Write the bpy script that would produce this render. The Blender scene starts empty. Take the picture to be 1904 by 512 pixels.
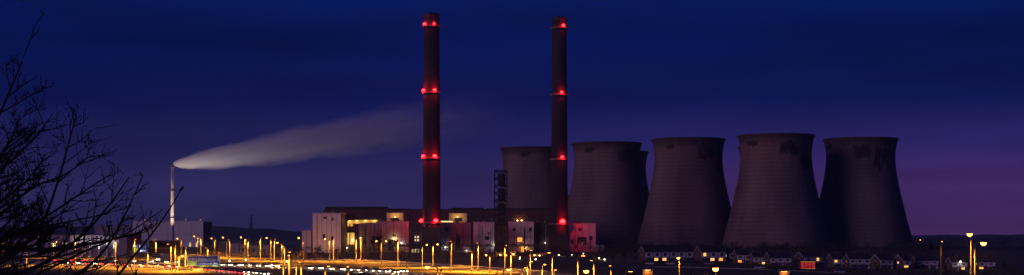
import bpy, math, random
from mathutils import Vector, Matrix, Euler
R = math.radians
random.seed(7)
sc = bpy.context.scene
COL = sc.collection
F = 3000.0            # focal length in photograph pixels (1904 wide)
HC = 13.0             # camera height above the plain
HY = 440.0            # pixel row of the horizon

# ---------------------------------------------------------------- camera
cam = bpy.data.cameras.new('camera')
cam.sensor_width = 36.0
cam.lens = 36.0 * F / 1904.0
cam.shift_y = (HY - 256.0) / 1904.0
cam.clip_start = 0.5
cam.clip_end = 40000.0
camo = bpy.data.objects.new('camera', cam)
camo.location = (0, 0, HC)
camo.rotation_euler = (R(90), 0, 0)
COL.objects.link(camo)
sc.camera = camo

# ---------------------------------------------------------------- sky (dusk) and sun
SUN_EL, SUN_AZ = 11.0, 232.0          # afterglow behind the camera's left shoulder (azimuth from +Y clockwise)
world = bpy.data.worlds.new('World'); sc.world = world
world.use_nodes = True
nt = world.node_tree; nt.nodes.clear()
def N(t, **k):
    n = nt.nodes.new(t)
    for a, b in k.items(): setattr(n, a, b)
    return n
out = N('ShaderNodeOutputWorld'); bg = N('ShaderNodeBackground')
sky = N('ShaderNodeTexSky', sky_type='NISHITA', sun_disc=False)
sky.sun_elevation = R(SUN_EL); sky.sun_rotation = R(SUN_AZ)
tc = N('ShaderNodeTexCoord'); sep = N('ShaderNodeSeparateXYZ')
nt.links.new(tc.outputs['Generated'], sep.inputs[0])
def ramp(stops):
    r = N('ShaderNodeValToRGB'); e = r.color_ramp.elements
    r.color_ramp.interpolation = 'EASE'
    while len(e) > 1: e.remove(e[-1])
    e[0].position, e[0].color = stops[0][0], (*stops[0][1], 1)
    for p, c in stops[1:]:
        x = e.new(p); x.color = (*c, 1)
    nt.links.new(sep.outputs[2], r.inputs[0]); return r
# blue hour: indigo near the horizon, deep blue above; violet towards the afterglow side
rl = ramp([(0.0, (.0300, .0220, .0960)), (.03, (.0240, .0190, .1000)), (.06, (.0100, .0125, .0960)),
           (.085, (.0012, .0050, .0680)), (.12, (.0001, .0055, .0780)), (.15, (.0001, .0085, .1020)), (.5, (.0002, .0090, .1000)), (1, (.0004, .006, .06))])
rr = ramp([(0.0, (.1000, .0300, .1450)), (.03, (.0620, .0220, .1400)), (.06, (.0200, .0140, .1200)),
           (.085, (.0020, .0065, .0800)), (.12, (.0001, .0055, .0760)), (.15, (.0001, .0085, .0960)), (.5, (.0002, .0090, .1000)), (1, (.0004, .006, .06))])
mr = N('ShaderNodeMapRange', interpolation_type='SMOOTHSTEP')
mr.inputs[1].default_value = -.12; mr.inputs[2].default_value = .30
nt.links.new(sep.outputs[0], mr.inputs[0])
mx = N('ShaderNodeMix', data_type='RGBA')
nt.links.new(mr.outputs[0], mx.inputs[0]); nt.links.new(rl.outputs[0], mx.inputs[6]); nt.links.new(rr.outputs[0], mx.inputs[7])
# faint banks of high cloud, drawn out along the horizon
mp = N('ShaderNodeMapping'); mp.inputs['Scale'].default_value = (3, 3, 26)
nz = N('ShaderNodeTexNoise'); nz.inputs['Scale'].default_value = 1.6; nz.inputs['Detail'].default_value = 6
nt.links.new(tc.outputs['Generated'], mp.inputs[0]); nt.links.new(mp.outputs[0], nz.inputs[0])
cr = N('ShaderNodeMapRange'); cr.inputs[1].default_value = .3; cr.inputs[2].default_value = .75
cr.inputs[3].default_value = .70; cr.inputs[4].default_value = 1.30
nt.links.new(nz.outputs[0], cr.inputs[0])
vm = N('ShaderNodeVectorMath', operation='SCALE')
nt.links.new(mx.outputs[2], vm.inputs[0]); nt.links.new(cr.outputs[0], vm.inputs['Scale'])
tint = N('ShaderNodeVectorMath', operation='SCALE'); tint.inputs['Scale'].default_value = .00025
nt.links.new(sky.outputs[0], tint.inputs[0])
ad = N('ShaderNodeVectorMath', operation='ADD')
nt.links.new(vm.outputs[0], ad.inputs[0]); nt.links.new(tint.outputs[0], ad.inputs[1])
nt.links.new(ad.outputs[0], bg.inputs[0]); bg.inputs[1].default_value = 1.0
nt.links.new(bg.outputs[0], out.inputs[0])

sun = bpy.data.lights.new('sun', 'SUN')
sun.energy = .56; sun.angle = R(28); sun.color = (1.0, .57, .88)
suno = bpy.data.objects.new('sun', sun)
az, el = R(SUN_AZ), R(SUN_EL)
to_sun = Vector((math.sin(az) * math.cos(el), math.cos(az) * math.cos(el), math.sin(el)))
suno.rotation_euler = to_sun.to_track_quat('Z', 'Y').to_euler()
COL.objects.link(suno)

vs = sc.view_settings
sc.display_settings.display_device = 'sRGB'
vs.view_transform = 'Standard'; vs.look = 'None'; vs.exposure = 0.0; vs.gamma = 1.0; vs.use_curve_mapping = False
cy = sc.cycles
cy.max_bounces = 5; cy.diffuse_bounces = 2; cy.glossy_bounces = 2; cy.transmission_bounces = 3; cy.volume_bounces = 4
cy.transparent_max_bounces = 8; cy.use_denoising = True; cy.sample_clamp_indirect = 3.0
cy.caustics_reflective = False; cy.caustics_refractive = False
cy.volume_step_rate = 1.0; cy.volume_max_steps = 96

# ================================================================= helpers
def smooth(a, b, t):
    t = max(0.0, min(1.0, (t - a) / (b - a))); return t * t * (3 - 2 * t)
def g(x, y):
    """height of the ground"""
    h = 10.9 * (1 - smooth(14, 120, y))
    h -= 2.4 * smooth(95, 150, x) * smooth(560, 640, y) * (1 - smooth(900, 1150, y))
    return h
def PX(px, Y): return (px - 952.0) / F * Y
def PZ(py, Y): return HC + (HY - py) / F * Y
def P(px, py, Y): return Vector((PX(px, Y), Y, PZ(py, Y)))
def ground_at(px, py):
    Y = HC * F / (py - HY); return Vector((PX(px, Y), Y, 0))
ORD = ['first', 'second', 'third', 'fourth', 'fifth', 'sixth', 'seventh', 'eighth', 'ninth', 'tenth', 'eleventh', 'twelfth',
       'thirteenth', 'fourteenth', 'fifteenth', 'sixteenth', 'seventeenth', 'eighteenth', 'nineteenth', 'twentieth',
       'twenty-first', 'twenty-second', 'twenty-third', 'twenty-fourth', 'twenty-fifth', 'twenty-sixth', 'twenty-seventh', 'twenty-eighth']

class MB:
    """collects shapes for ONE mesh object"""
    def __init__(s): s.v = []; s.f = []
    def box(s, x0, x1, y0, y1, z0, z1):
        b = len(s.v)
        s.v += [(x0,y0,z0),(x1,y0,z0),(x1,y1,z0),(x0,y1,z0),(x0,y0,z1),(x1,y0,z1),(x1,y1,z1),(x0,y1,z1)]
        s.f += [tuple(b+i for i in q) for q in ((0,3,2,1),(4,5,6,7),(0,1,5,4),(1,2,6,5),(2,3,7,6),(3,0,4,7))]
        return s
    def poly(s, pts):
        b = len(s.v); s.v += [tuple(p) for p in pts]; s.f.append(tuple(range(b, b+len(pts)))); return s
    def prism(s, pts, axis, a, c):
        """outline pts (2D) extruded along axis from a to c"""
        n = len(pts); b = len(s.v)
        def mk(p, t): return {'x': (t, p[0], p[1]), 'y': (p[0], t, p[1]), 'z': (p[0], p[1], t)}[axis]
        s.v += [mk(p, a) for p in pts] + [mk(p, c) for p in pts]
        s.f += [tuple(b+i for i in range(n))[::-1], tuple(b+n+i for i in range(n))]
        s.f += [(b+i, b+(i+1)%n, b+n+(i+1)%n, b+n+i) for i in range(n)]
        return s
    def tube(s, pts, rads, n=6, cap=True):
        rings = []
        pts = [Vector(p) for p in pts]
        for i, p in enumerate(pts):
            d = (pts[min(i+1, len(pts)-1)] - pts[max(i-1, 0)])
            if d.length < 1e-9: d = Vector((0,0,1))
            d.normalize()
            u = d.cross(Vector((0,0,1)) if abs(d.z) < .9 else Vector((1,0,0))).normalized(); w = d.cross(u)
            r = rads[i] if isinstance(rads, (list, tuple)) else rads
            b = len(s.v)
            for k in range(n):
                a = 2*math.pi*k/n
                s.v.append(tuple(p + (u*math.cos(a) + w*math.sin(a))*r))
            rings.append(b)
        for a, b in zip(rings, rings[1:]):
            for k in range(n):
                s.f.append((a+k, a+(k+1)%n, b+(k+1)%n, b+k))
        if cap:
            s.f.append(tuple(rings[0]+k for k in range(n))[::-1]); s.f.append(tuple(rings[-1]+k for k in range(n)))
        return s
    def lathe(s, prof, n=48, cap=(False, False)):
        """prof: list of (r, z)"""
        b = len(s.v)
        for r, z in prof:
            for k in range(n):
                a = 2*math.pi*k/n; s.v.append((r*math.cos(a), r*math.sin(a), z))
        for i in range(len(prof)-1):
            for k in range(n):
                s.f.append((b+i*n+k, b+i*n+(k+1)%n, b+(i+1)*n+(k+1)%n, b+(i+1)*n+k))
        if cap[0]: s.f.append(tuple(b+k for k in range(n))[::-1])
        if cap[1]: s.f.append(tuple(b+(len(prof)-1)*n+k for k in range(n)))
        return s
    def shift(s, dx=0, dy=0, dz=0):
        s.v = [(x+dx, y+dy, z+dz) for x, y, z in s.v]; return s
    def build(s, name, m, parent=None, smooth_=False, loc=(0,0,0)):
        me = bpy.data.meshes.new(name); me.from_pydata(s.v, [], s.f); me.update()
        if smooth_:
            for p in me.polygons: p.use_smooth = True
        me.materials.append(m)
        return obj(name, me, parent, loc)
def obj(name, me, parent=None, loc=(0,0,0), rz=0):
    o = bpy.data.objects.new(name, me); COL.objects.link(o)
    o.parent = parent; o.location = loc; o.rotation_euler = (0, 0, rz)
    return o
def tag(o, label=None, cat=None, group=None, kind=None):
    if label: o['label'] = label
    if cat: o['category'] = cat
    if group: o['group'] = group
    if kind: o['kind'] = kind
    return o
def thing(name, label, cat, loc=(0,0,0), rz=0, group=None):
    o = bpy.data.objects.new(name, None); COL.objects.link(o)
    o.location = loc; o.rotation_euler = (0,0,rz); o.empty_display_size = .5
    return tag(o, label, cat, group)
def copy_tree(o, parent=None):
    c = o.copy(); COL.objects.link(c); c.parent = parent
    for ch in o.children:
        if ch.type != 'LIGHT': copy_tree(ch, c)
    return c
def light(name, kind, energy, color, parent, loc, radius=.2, spot=None, rot=None):
    l = bpy.data.lights.new(name, kind); l.energy = energy; l.color = color
    l.shadow_soft_size = radius
    if spot: l.spot_size = spot; l.spot_blend = .6
    o = bpy.data.objects.new(name, l); COL.objects.link(o); o.parent = parent; o.location = loc
    if rot: o.rotation_euler = rot
    return o

# ---------------------------------------------------------------- materials
def mat(name, c1, c2=None, scale=1.0, rough=.8, bump=0.0, detail=5, stretch=(1,1,1), metal=0.0, bscale=None):
    m = bpy.data.materials.new(name); m.use_nodes = True
    t = m.node_tree; b = t.nodes['Principled BSDF']
    b.inputs['Roughness'].default_value = rough; b.inputs['Metallic'].default_value = metal
    b.inputs['Specular IOR Level'].default_value = .3
    if c2 is None: c2 = tuple(v*.75 for v in c1)
    co = t.nodes.new('ShaderNodeTexCoord'); ma = t.nodes.new('ShaderNodeMapping'); ma.inputs['Scale'].default_value = stretch
    n = t.nodes.new('ShaderNodeTexNoise'); n.inputs['Scale'].default_value = scale; n.inputs['Detail'].default_value = detail
    r = t.nodes.new('ShaderNodeValToRGB')
    r.color_ramp.elements[0].position = .32; r.color_ramp.elements[1].position = .68
    r.color_ramp.elements[0].color = (*c2, 1); r.color_ramp.elements[1].color = (*c1, 1)
    L = t.links.new
    L(co.outputs['Object'], ma.inputs[0]); L(ma.outputs[0], n.inputs['Vector']); L(n.outputs[0], r.inputs[0]); L(r.outputs[0], b.inputs['Base Color'])
    if bump:
        bp = t.nodes.new('ShaderNodeBump'); bp.inputs['Strength'].default_value = bump; bp.inputs['Distance'].default_value = .05
        n2 = t.nodes.new('ShaderNodeTexNoise'); n2.inputs['Scale'].default_value = bscale or scale*4; n2.inputs['Detail'].default_value = 4
        L(ma.outputs[0], n2.inputs['Vector']); L(n2.outputs[0], bp.inputs['Height']); L(bp.outputs[0], b.inputs['Normal'])
    return m
def emit(name, color, strength, vary=0.0, scale=2.0):
    m = bpy.data.materials.new(name); m.use_nodes = True
    t = m.node_tree; b = t.nodes['Principled BSDF']
    b.inputs['Base Color'].default_value = (.1, .1, .1, 1)
    b.inputs['Emission Color'].default_value = (*color, 1); b.inputs['Emission Strength'].default_value = strength
    n = t.nodes.new('ShaderNodeTexNoise'); n.inputs['Scale'].default_value = scale
    co = t.nodes.new('ShaderNodeTexCoord'); t.links.new(co.outputs['Object'], n.inputs['Vector'])
    r = t.nodes.new('ShaderNodeMapRange'); r.inputs[1].default_value = .3; r.inputs[2].default_value = .7
    r.inputs[3].default_value = strength*(1-vary); r.inputs[4].default_value = strength*(1+vary)
    t.links.new(n.outputs[0], r.inputs[0]); t.links.new(r.outputs[0], b.inputs['Emission Strength'])
    return m

M = dict(
    grass=mat('grass', (.130, .110, .050), (.055, .045, .024), .035, .95, .4, 10, bscale=.6),
    hill=mat('hill', (.040, .045, .030), (.022, .026, .018), .004, .95),
    asphalt=mat('asphalt', (.150, .143, .135), (.095, .090, .086), .25, .75, .2, 6),
    concrete_road=mat('concrete_road', (.20, .19, .17), (.13, .125, .115), .3, .8, .2, 6),
    kerb=mat('kerb', (.36, .35, .33), (.25, .24, .23), 1, .85),
    paint=mat('paint', (.75, .75, .72), (.6, .6, .57), 1, .6),
    clad=mat('pale_cladding', (.66, .60, .64), (.53, .48, .53), .12, .55, 0, 7, (1,1,.25)),
    clad2=mat('grey_cladding', (.46, .42, .50), (.35, .32, .39), .15, .55, 0, 7, (1,1,.25)),
    clad3=mat('blue_grey_cladding', (.27, .26, .36), (.19, .18, .26), .15, .55, 0, 7, (1,1,.25)),
    cream=mat('cream_render', (.60, .50, .33), (.48, .40, .27), .2, .8),
    brickdark=mat('dark_brick', (.115, .070, .060), (.075, .046, .042), .3, .9),
    darkroof=mat('dark_roof', (.035, .033, .036), (.022, .021, .024), .3, .8),
    steel=mat('dark_steel', (.040, .036, .040), (.024, .022, .026), 1, .6),
    column=mat('lamp_column', (.11, .105, .10), (.08, .076, .073), 1.2, .6),
    joint=mat('joint_steel', (.07, .06, .065), (.05, .045, .05), .5, .8),
    galv=mat('galvanised', (.55, .53, .50), (.42, .40, .38), 1.2, .5),
    white=mat('white_board', (.70, .68, .70), (.58, .56, .60), .5, .6),
    slate=mat('slate_roof', (.050, .045, .055), (.030, .027, .034), .8, .75, .3),
    brick=mat('house_brick', (.20, .105, .075), (.13, .07, .052), 1.2, .9),
    pvc=mat('white_cladding_panel', (.66, .62, .68), (.55, .51, .57), .6, .6),
    frame=mat('window_frame', (.70, .70, .70), (.6, .6, .6), 2, .5),
    bark=mat('bark', (.020, .016, .017), (.010, .008, .010), 8, .95),
    scrub=mat('bare_scrub', (.060, .042, .032), (.030, .021, .018), .4, .95),
    leafdark=mat('dark_foliage', (.040, .046, .026), (.018, .021, .014), .6, .95),
    tyre=mat('tyre', (.02, .02, .02), None, 4, .9),
    rim=mat('wheel_rim', (.4, .4, .42), None, 4, .35, metal=.6),
    signblue=mat('sign_blue', (.020, .045, .26), (.016, .036, .21), .8, .5),
    signgreen=mat('sign_green', (.20, .42, .03), (.15, .34, .03), .8, .5),
    signwhite=mat('sign_white', (.80, .80, .78), (.7, .7, .68), 2, .5),
    signback=mat('sign_dark', (.020, .016, .014), None, 2, .6),
    tank=mat('cream_tank', (.72, .64, .46), (.6, .53, .38), .7, .4),
    blue=mat('blue_paint', (.03, .07, .30), None, 2, .4),
    redpaint=mat('red_paint', (.45, .02, .02), None, 2, .4),
    stackm=mat('pale_stack', (.62, .57, .55), (.48, .44, .43), .15, .6, 0, 6, (1,1,.3)),
)
def glass_mat(name, col, rough=.12):
    m = mat(name, col, tuple(v*.8 for v in col), 1, rough); m.node_tree.nodes['Principled BSDF'].inputs['Specular IOR Level'].default_value = .6; return m
M['glass'] = glass_mat('dark_glass', (.016, .018, .026))
SODIUM = (1.0, .34, .022)
E = dict(
    sodium=emit('sodium_bowl', (1.0, .34, .035), 22),
    sodium_big=emit('sodium_bowl_bright', (1.0, .30, .03), 20),
    flood=emit('flood_lens', (1.0, .55, .14), 16),
    white=emit('white_lens', (1.0, .80, .52), 14),
    red=emit('red_lens', (1.0, .0028, .0035), 70),
    head=emit('headlamp', (1.0, .76, .42), 24),
    tail=emit('tail_lamp', (1.0, .006, .006), 18),
    win=emit('lit_window', (1.0, .50, .09), 1.5, .5, 1.5),
    winhot=emit('lit_window_orange', (1.0, .30, .03), 1.6, .5, 1.5),
    winpale=emit('lit_window_pale', (1.0, .72, .38), .9, .4, 1.5),
    door=emit('lit_opening', (1.0, .55, .09), .8, .35, .3),
    redfront=emit('red_shop_front', (1.0, .035, .02), .38, .45, 1.2),
    shelter=emit('shelter_light', (1.0, .42, .10), 9),
)

# ================================================================= terrain
def make_ground():
    ys = [-60, -20, 0, 10, 14] + list(range(20, 130, 6)) + [150, 200, 300, 420, 500] + list(range(540, 1180, 20)) + [1300, 1600, 2200, 3200, 5000, 8000, 14000]
    xs = [-9000, -4000, -2000, -1000, -600] + list(range(-400, 401, 20)) + [600, 1000, 2000, 4000, 9000]
    mb = MB()
    for y in ys:
        for x in xs: mb.v.append((x, y, g(x, y)))
    w = len(xs)
    for j in range(len(ys)-1):
        for i in range(w-1): mb.f.append((j*w+i, j*w+i+1, (j+1)*w+i+1, (j+1)*w+i))
    tag(mb.build('ground', M['grass'], smooth_=True), kind='structure')
make_ground()
def ridge(name, Y, pts, depth, seed):
    """a low line of hills: pts = (px, py) of the skyline"""
    rnd = random.Random(seed); mb = MB(); xs = []
    for (a, b), (c, d) in zip(pts, pts[1:]):
        for k in range(8):
            t = k/8; xs.append((a+(c-a)*t, b+(d-b)*(t*t*(3-2*t))))
    xs.append(pts[-1])
    rows = [(-depth*.5, 0), (-depth*.25, .55), (0, 1), (depth*.3, .6), (depth*.6, 0)]
    for dy, hh in rows:
        for px, py in xs:
            z = PZ(py, Y)*hh + (rnd.uniform(-1, 1)*Y*.0004 if hh else -1.5)
            mb.v.append((PX(px, Y), Y+dy, z))
    n = len(xs)
    for j in range(len(rows)-1):
        for i in range(n-1): mb.f.append((j*n+i, j*n+i+1, (j+1)*n+i+1, (j+1)*n+i))
    tag(mb.build(name, M['hill'], smooth_=True), kind='structure')
ridge('hills', 5200, [(-500, 431), (-100, 424), (150, 421), (300, 418), (390, 420), (470, 424), (560, 431), (660, 434), (850, 437), (1000, 439)], 1800, 1)
ridge('hills', 7000, [(900, 437), (1200, 436), (1500, 438), (1800, 437), (2100, 434), (2500, 436)], 2500, 2)

# ================================================================= cooling towers
def tower_material():
    m = bpy.data.materials.new('tower_concrete'); m.use_nodes = True
    t = m.node_tree; b = t.nodes['Principled BSDF']; L = t.links.new
    b.inputs['Roughness'].default_value = .9; b.inputs['Specular IOR Level'].default_value = .1
    co = t.nodes.new('ShaderNodeTexCoord'); sp = t.nodes.new('ShaderNodeSeparateXYZ'); L(co.outputs['Object'], sp.inputs[0])
    def mth(op, a, bb=None, cl=False):
        n = t.nodes.new('ShaderNodeMath'); n.operation = op; n.use_clamp = cl
        for i, v in enumerate((a, bb)):
            if v is None: continue
            if isinstance(v, (int, float)): n.inputs[i].default_value = v
            else: L(v, n.inputs[i])
        return n.outputs[0]
    oi = t.nodes.new('ShaderNodeObjectInfo'); shifted = t.nodes.new('ShaderNodeVectorMath'); shifted.operation = 'ADD'   # every tower weathers differently
    L(co.outputs['Object'], shifted.inputs[0]); L(mth('MULTIPLY', oi.outputs['Random'], 900), shifted.inputs[1])
    def noise(scale, detail, st=(1,1,1)):
        ma = t.nodes.new('ShaderNodeMapping'); ma.inputs['Scale'].default_value = st; L(shifted.outputs[0], ma.inputs[0])
        n = t.nodes.new('ShaderNodeTexNoise'); n.inputs['Scale'].default_value = scale; n.inputs['Detail'].default_value = detail
        L(ma.outputs[0], n.inputs[0]); return n.outputs[0]
    weather = noise(.05, 8, (1, 1, .3))              # broad weathering
    streak = noise(.35, 6, (1, 1, .12))              # rain streaks
    lift = t.nodes.new('ShaderNodeTexWave'); lift.wave_type = 'BANDS'; lift.bands_direction = 'Z'
    lift.inputs['Scale'].default_value = .085; lift.inputs['Distortion'].default_value = 2.5; lift.inputs['Detail'].default_value = 3
    L(co.outputs['Object'], lift.inputs[0])
    f = mth('ADD', mth('MULTIPLY', weather, .75), mth('MULTIPLY', streak, .28))
    f = mth('ADD', f, mth('MULTIPLY', lift.outputs[1], .11))
    r = t.nodes.new('ShaderNodeValToRGB'); e = r.color_ramp.elements
    e[0].position = .35; e[0].color = (.100, .076, .076, 1); e[1].position = .85; e[1].color = (.235, .180, .172, 1)
    L(f, r.inputs[0])
    # black growth below the rim: ragged blotches with runs below them
    blot = noise(.11, 7, (1, 1, .75)); rag = noise(.5, 5, (1, 1, .22))
    def patch(ax, az, sx, sz):
        dx = mth('DIVIDE', mth('SUBTRACT', sp.outputs[0], ax), sx); dz = mth('DIVIDE', mth('SUBTRACT', sp.outputs[2], az), sz)
        d = mth('ADD', mth('MULTIPLY', dx, dx), mth('MULTIPLY', dz, dz))
        d = mth('SUBTRACT', 1.35, d)
        d = mth('ADD', d, mth('MULTIPLY', mth('SUBTRACT', blot, .5), 3.2)); d = mth('ADD', d, mth('MULTIPLY', mth('SUBTRACT', rag, .5), 2.6))
        return mth('MULTIPLY', d, 1.1, True)
    p = mth('MAXIMUM', patch(15, 91, 9, 7), patch(-19, 96, 5, 3.2))
    p = mth('MAXIMUM', p, patch(27, 84, 4, 12))
    front = mth('LESS_THAN', sp.outputs[1], 0)
    p = mth('MULTIPLY', p, front)
    band = mth('ADD', mth('SUBTRACT', mth('MULTIPLY', sp.outputs[2], .16), 15.55), mth('MULTIPLY', rag, 1.3))
    p = mth('MAXIMUM', p, mth('MULTIPLY', mth('MULTIPLY', band, 1, True), .75))
    mixn = t.nodes.new('ShaderNodeMix'); mixn.data_type = 'RGBA'
    L(mth('MULTIPLY', p, .85), mixn.inputs[0]); L(r.outputs[0], mixn.inputs[6]); mixn.inputs[7].default_value = (.022, .019, .024, 1)
    L(mixn.outputs[2], b.inputs['Base Color'])
    bp = t.nodes.new('ShaderNodeBump'); bp.inputs['Strength'].default_value = .35; bp.inputs['Distance'].default_value = .3
    L(mth('ADD', lift.outputs[1], streak), bp.inputs['Height']); L(bp.outputs[0], b.inputs['Normal'])
    return m
M['tower'] = tower_material()
PROF = [(48.6, 3.5), (46.6, 11), (44.9, 18), (42.2, 28), (39.8, 38), (37.2, 49), (34.8, 60), (32.9, 70), (31.8, 79), (31.4, 86), (31.8, 92), (32.7, 98), (33.6, 102)]
def fine(prof, k=4):
    o = []
    n = len(prof)
    for i in range(n-1):
        p0, p1, p2, p3 = prof[max(i-1,0)], prof[i], prof[i+1], prof[min(i+2,n-1)]
        for j in range(k):
            t = j/k
            o.append(tuple(.5*((2*p1[a]) + (-p0[a]+p2[a])*t + (2*p0[a]-5*p1[a]+4*p2[a]-p3[a])*t*t + (-p0[a]+3*p1[a]-3*p2[a]+p3[a])*t**3) for a in (0,1)))
    o.append(prof[-1]); return o
def make_tower():
    root = thing('cooling_tower', '', 'cooling tower')
    pr = fine(PROF)
    inner = [(r-.7, z) for r, z in pr[::-1]]
    MB().lathe(pr + inner + [pr[0]], 96).build('shell', M['tower'], root, True)
    rim = [(33.4, 101.6), (34.5, 101.8), (34.5, 102.6), (34.1, 102.62), (34.1, 103.5), (34.0, 103.5), (34.0, 102.7), (32.6, 102.7), (32.6, 101.6), (33.4, 101.6)]
    MB().lathe(rim, 96).build('rim', M['tower'], root)
    lg = MB()
    for k in range(44):
        a = 2*math.pi*k/44
        for s in (-1, 1):
            c = a + s*math.pi/44
            lg.tube([(50.5*math.cos(a), 50.5*math.sin(a), -.5), (48.4*math.cos(c), 48.4*math.sin(c), 3.9)], .45, 5)
    tag(lg.build('leg_lattice', M['tower'], root), kind='stuff')
    MB().lathe([(49, -.5), (49, .9), (52.5, .9), (52.5, -.5)], 64).build('basin_wall', M['tower'], root)
    return root
tw = make_tower()
towers = [(992, 1650, 1.0, 20, 'wide concrete cooling tower partly hidden behind the right-hand tall chimney'),
          (1128, 1565, 1.0, 4, 'concrete cooling tower just right of the single-light chimney, with another rim behind it'),
          (1146, 1722, 1.0, -12, 'cooling tower farther back, only its right rim edge showing past a nearer tower'),
          (1280, 1500, 1.0, 0, 'concrete cooling tower with a black blotch under its rim, above the white-fronted terraces'),
          (1436, 1610, .995, 8, 'cooling tower almost wholly hidden behind the tallest-looking tower, rim edge at its left'),
          (1443, 1443, 1.0, -14, 'largest-looking cooling tower with the widest black stain below its rim'),
          (1600, 1495, 1.0, -38, 'rightmost cooling tower with dark stain near its left rim, open sky beside it')]
for i, (px, Y, s, rz, lab) in enumerate(towers):
    o = tw if i == 0 else copy_tree(tw)
    o.location = (PX(px, Y), Y, 0); o.scale = (s, s, s); o.rotation_euler.z = R(rz)
    tag(o, lab, 'cooling tower', 'cooling towers of the power station')

# ================================================================= tall chimneys
def chimney_material():
    m = mat('chimney_concrete', (.036, .031, .038), (.021, .018, .024), .06, .9, .2, 8, (1, 1, .25)); return m
M['chimney'] = chimney_material()
RED = (1.0, .006, .010)
def tall_chimney(px, Y, ytop, rt, rb, lab, lamps, seed):
    H = PZ(ytop, Y)
    root = thing('chimney', lab, 'chimney', (PX(px, Y), Y, 0), 0, 'tall chimneys of the power station')
    rad = lambda z: rb + (rt-rb)*(z/H)
    MB().lathe([(rad(H*k/30), H*k/30) for k in range(31)] + [(rad(H)-.8, H), (rad(H)-.8, H-6)], 48, (False, True)).build('shaft', M['chimney'], root, True)
    MB().lathe([(rt, H-2.6), (rt+.45, H-2.4), (rt+.45, H-.2), (rt, H+.05)], 48).build('cap_ring', M['steel'], root)
    for k in range(4):     # flue mouths
        a = R(45+90*k)
        MB().lathe([(2.1, H-3), (2.1, H+1.3), (1.8, H+1.3), (1.8, H-3)], 20).build('flue', M['steel'], root, False, (2.9*math.cos(a), 2.9*math.sin(a), 0))
    zs = sorted({round(PZ(py, Y)-1.6, 1) for _, py, _, _ in lamps})
    seen = []
    for z in zs:
        if any(abs(z-q) < 3 for q in seen): continue
        seen.append(z); r = rad(z)
        gal = MB().lathe([(r-.1, z), (r+1.5, z), (r+1.5, z+.16), (r-.1, z+.16)], 40).build('gallery', M['galv'], root)  # ring added at lamp level to catch red light past the shaft edge
        rail = MB()
        for hh in (.55, 1.15):
            rail.tube([((r+1.4)*math.cos(2*math.pi*k/40), (r+1.4)*math.sin(2*math.pi*k/40), z+hh) for k in range(41)], .05, 4, False)
        for k in range(40):
            a = 2*math.pi*k/40; rail.tube([((r+1.4)*math.cos(a), (r+1.4)*math.sin(a), z+.1), ((r+1.4)*math.cos(a), (r+1.4)*math.sin(a), z+1.15)], .04, 4)
        rail.build('railing', M['galv'], gal)
    lad = MB()
    for s in (-.3, .3): lad.tube([(s-1.5, -rad(0)-.25, 0), (s-1.5, -rad(H)-.25, H-1)], .07, 4)
    for k in range(int(H/2.2)): lad.tube([(-1.8, -rad(k*2.2)-.25, k*2.2), (-1.2, -rad(k*2.2)-.25, k*2.2)], .04, 4)
    lad.build('ladder', M['steel'], root)
    for lx, ly, size, pw in lamps:
        z = PZ(ly, Y); dx = PX(lx, Y)-PX(px, Y); r = rad(z)+1.0
        dy = -math.sqrt(max(0.0, r*r-dx*dx)) if abs(dx) < r else 0
        size *= 1.75
        lp = MB().lathe([(.05, -.9), (.22, -.9), (.22, -.5), (.4, -.45), (.4, -.38), (.05, -.38)], 10).build('obstruction_lamp', M['steel'], root, False, (dx, dy, z))
        MB().lathe([(.38*size, -.36), (.5*size, -.1), (.5*size, .3*size), (.3*size, .55*size), (.02, .62*size)], 12).build('lens', E['red'], lp, True)
        d = Vector((dx, dy, 0)).normalized()
        light('obstruction_light', 'POINT', pw*2.4, RED, lp, (d.x*(.75+.5*size), d.y*(.75+.5*size), .2), .35)
    return root
tall_chimney(802.5, 1322, 27, 6.25, 7.6, 'taller dark chimney with red lamps in pairs at four levels',
    [(790, 47, 1.3, 900), (808, 47, 1.0, 400), (788, 170, 1.4, 3200), (809, 170, 1.4, 2600), (787.5, 292, 1.5, 4200), (809, 292, 1.5, 4200), (783.5, 412, 1.8, 3000), (811, 412, 1.8, 3000)], 1)
tall_chimney(1040, 1340, 34, 5.95, 7.2, 'dark chimney with one red lamp at each level, in front of a cooling tower',
    [(1047, 50, 1.3, 900), (1044, 174, 1.2, 1300), (1045, 294, 1.3, 1700), (1045.5, 414, 2.4, 3200)], 2)

# ================================================================= power station buildings
def block(name, lab, px0, px1, ytop, Y, depth, m, panel=0, panel_m=None, parapet=True, rows=1):
    """a flat-roofed works building seen from the front; panel: spacing (px) of separate wall panels"""
    x0, x1, z1 = PX(px0, Y), PX(px1, Y), PZ(ytop, Y)
    root = thing(name, lab, 'building', ((x0+x1)/2, Y, 0)); w = (x1-x0)/2
    MB().box(-w, w, .25, depth, -.5, z1).build('wall', M['joint'] if panel else m, root)
    if parapet: MB().box(-w-.2, w+.2, -.1, depth+.1, z1, z1+.5).build('parapet', M['steel'] if parapet == 'dark' else m, root)
    if panel:
        n = max(1, round((px1-px0)/panel)); step = 2*w/n; meshes = []
        hh = z1/rows
        for k in range(rows):
            me = None
            for i in range(n):
                if me is None:
                    o = MB().box(-step/2+.13, step/2-.13, 0, .248, .06, hh-.12).build('wall_panel', panel_m or m, root, False, (-w+step*(i+.5), 0, k*hh)); me = o.data
                else: obj('wall_panel', me, root, (-w+step*(i+.5), 0, k*hh))
    root['hx'] = w
    return root
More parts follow.
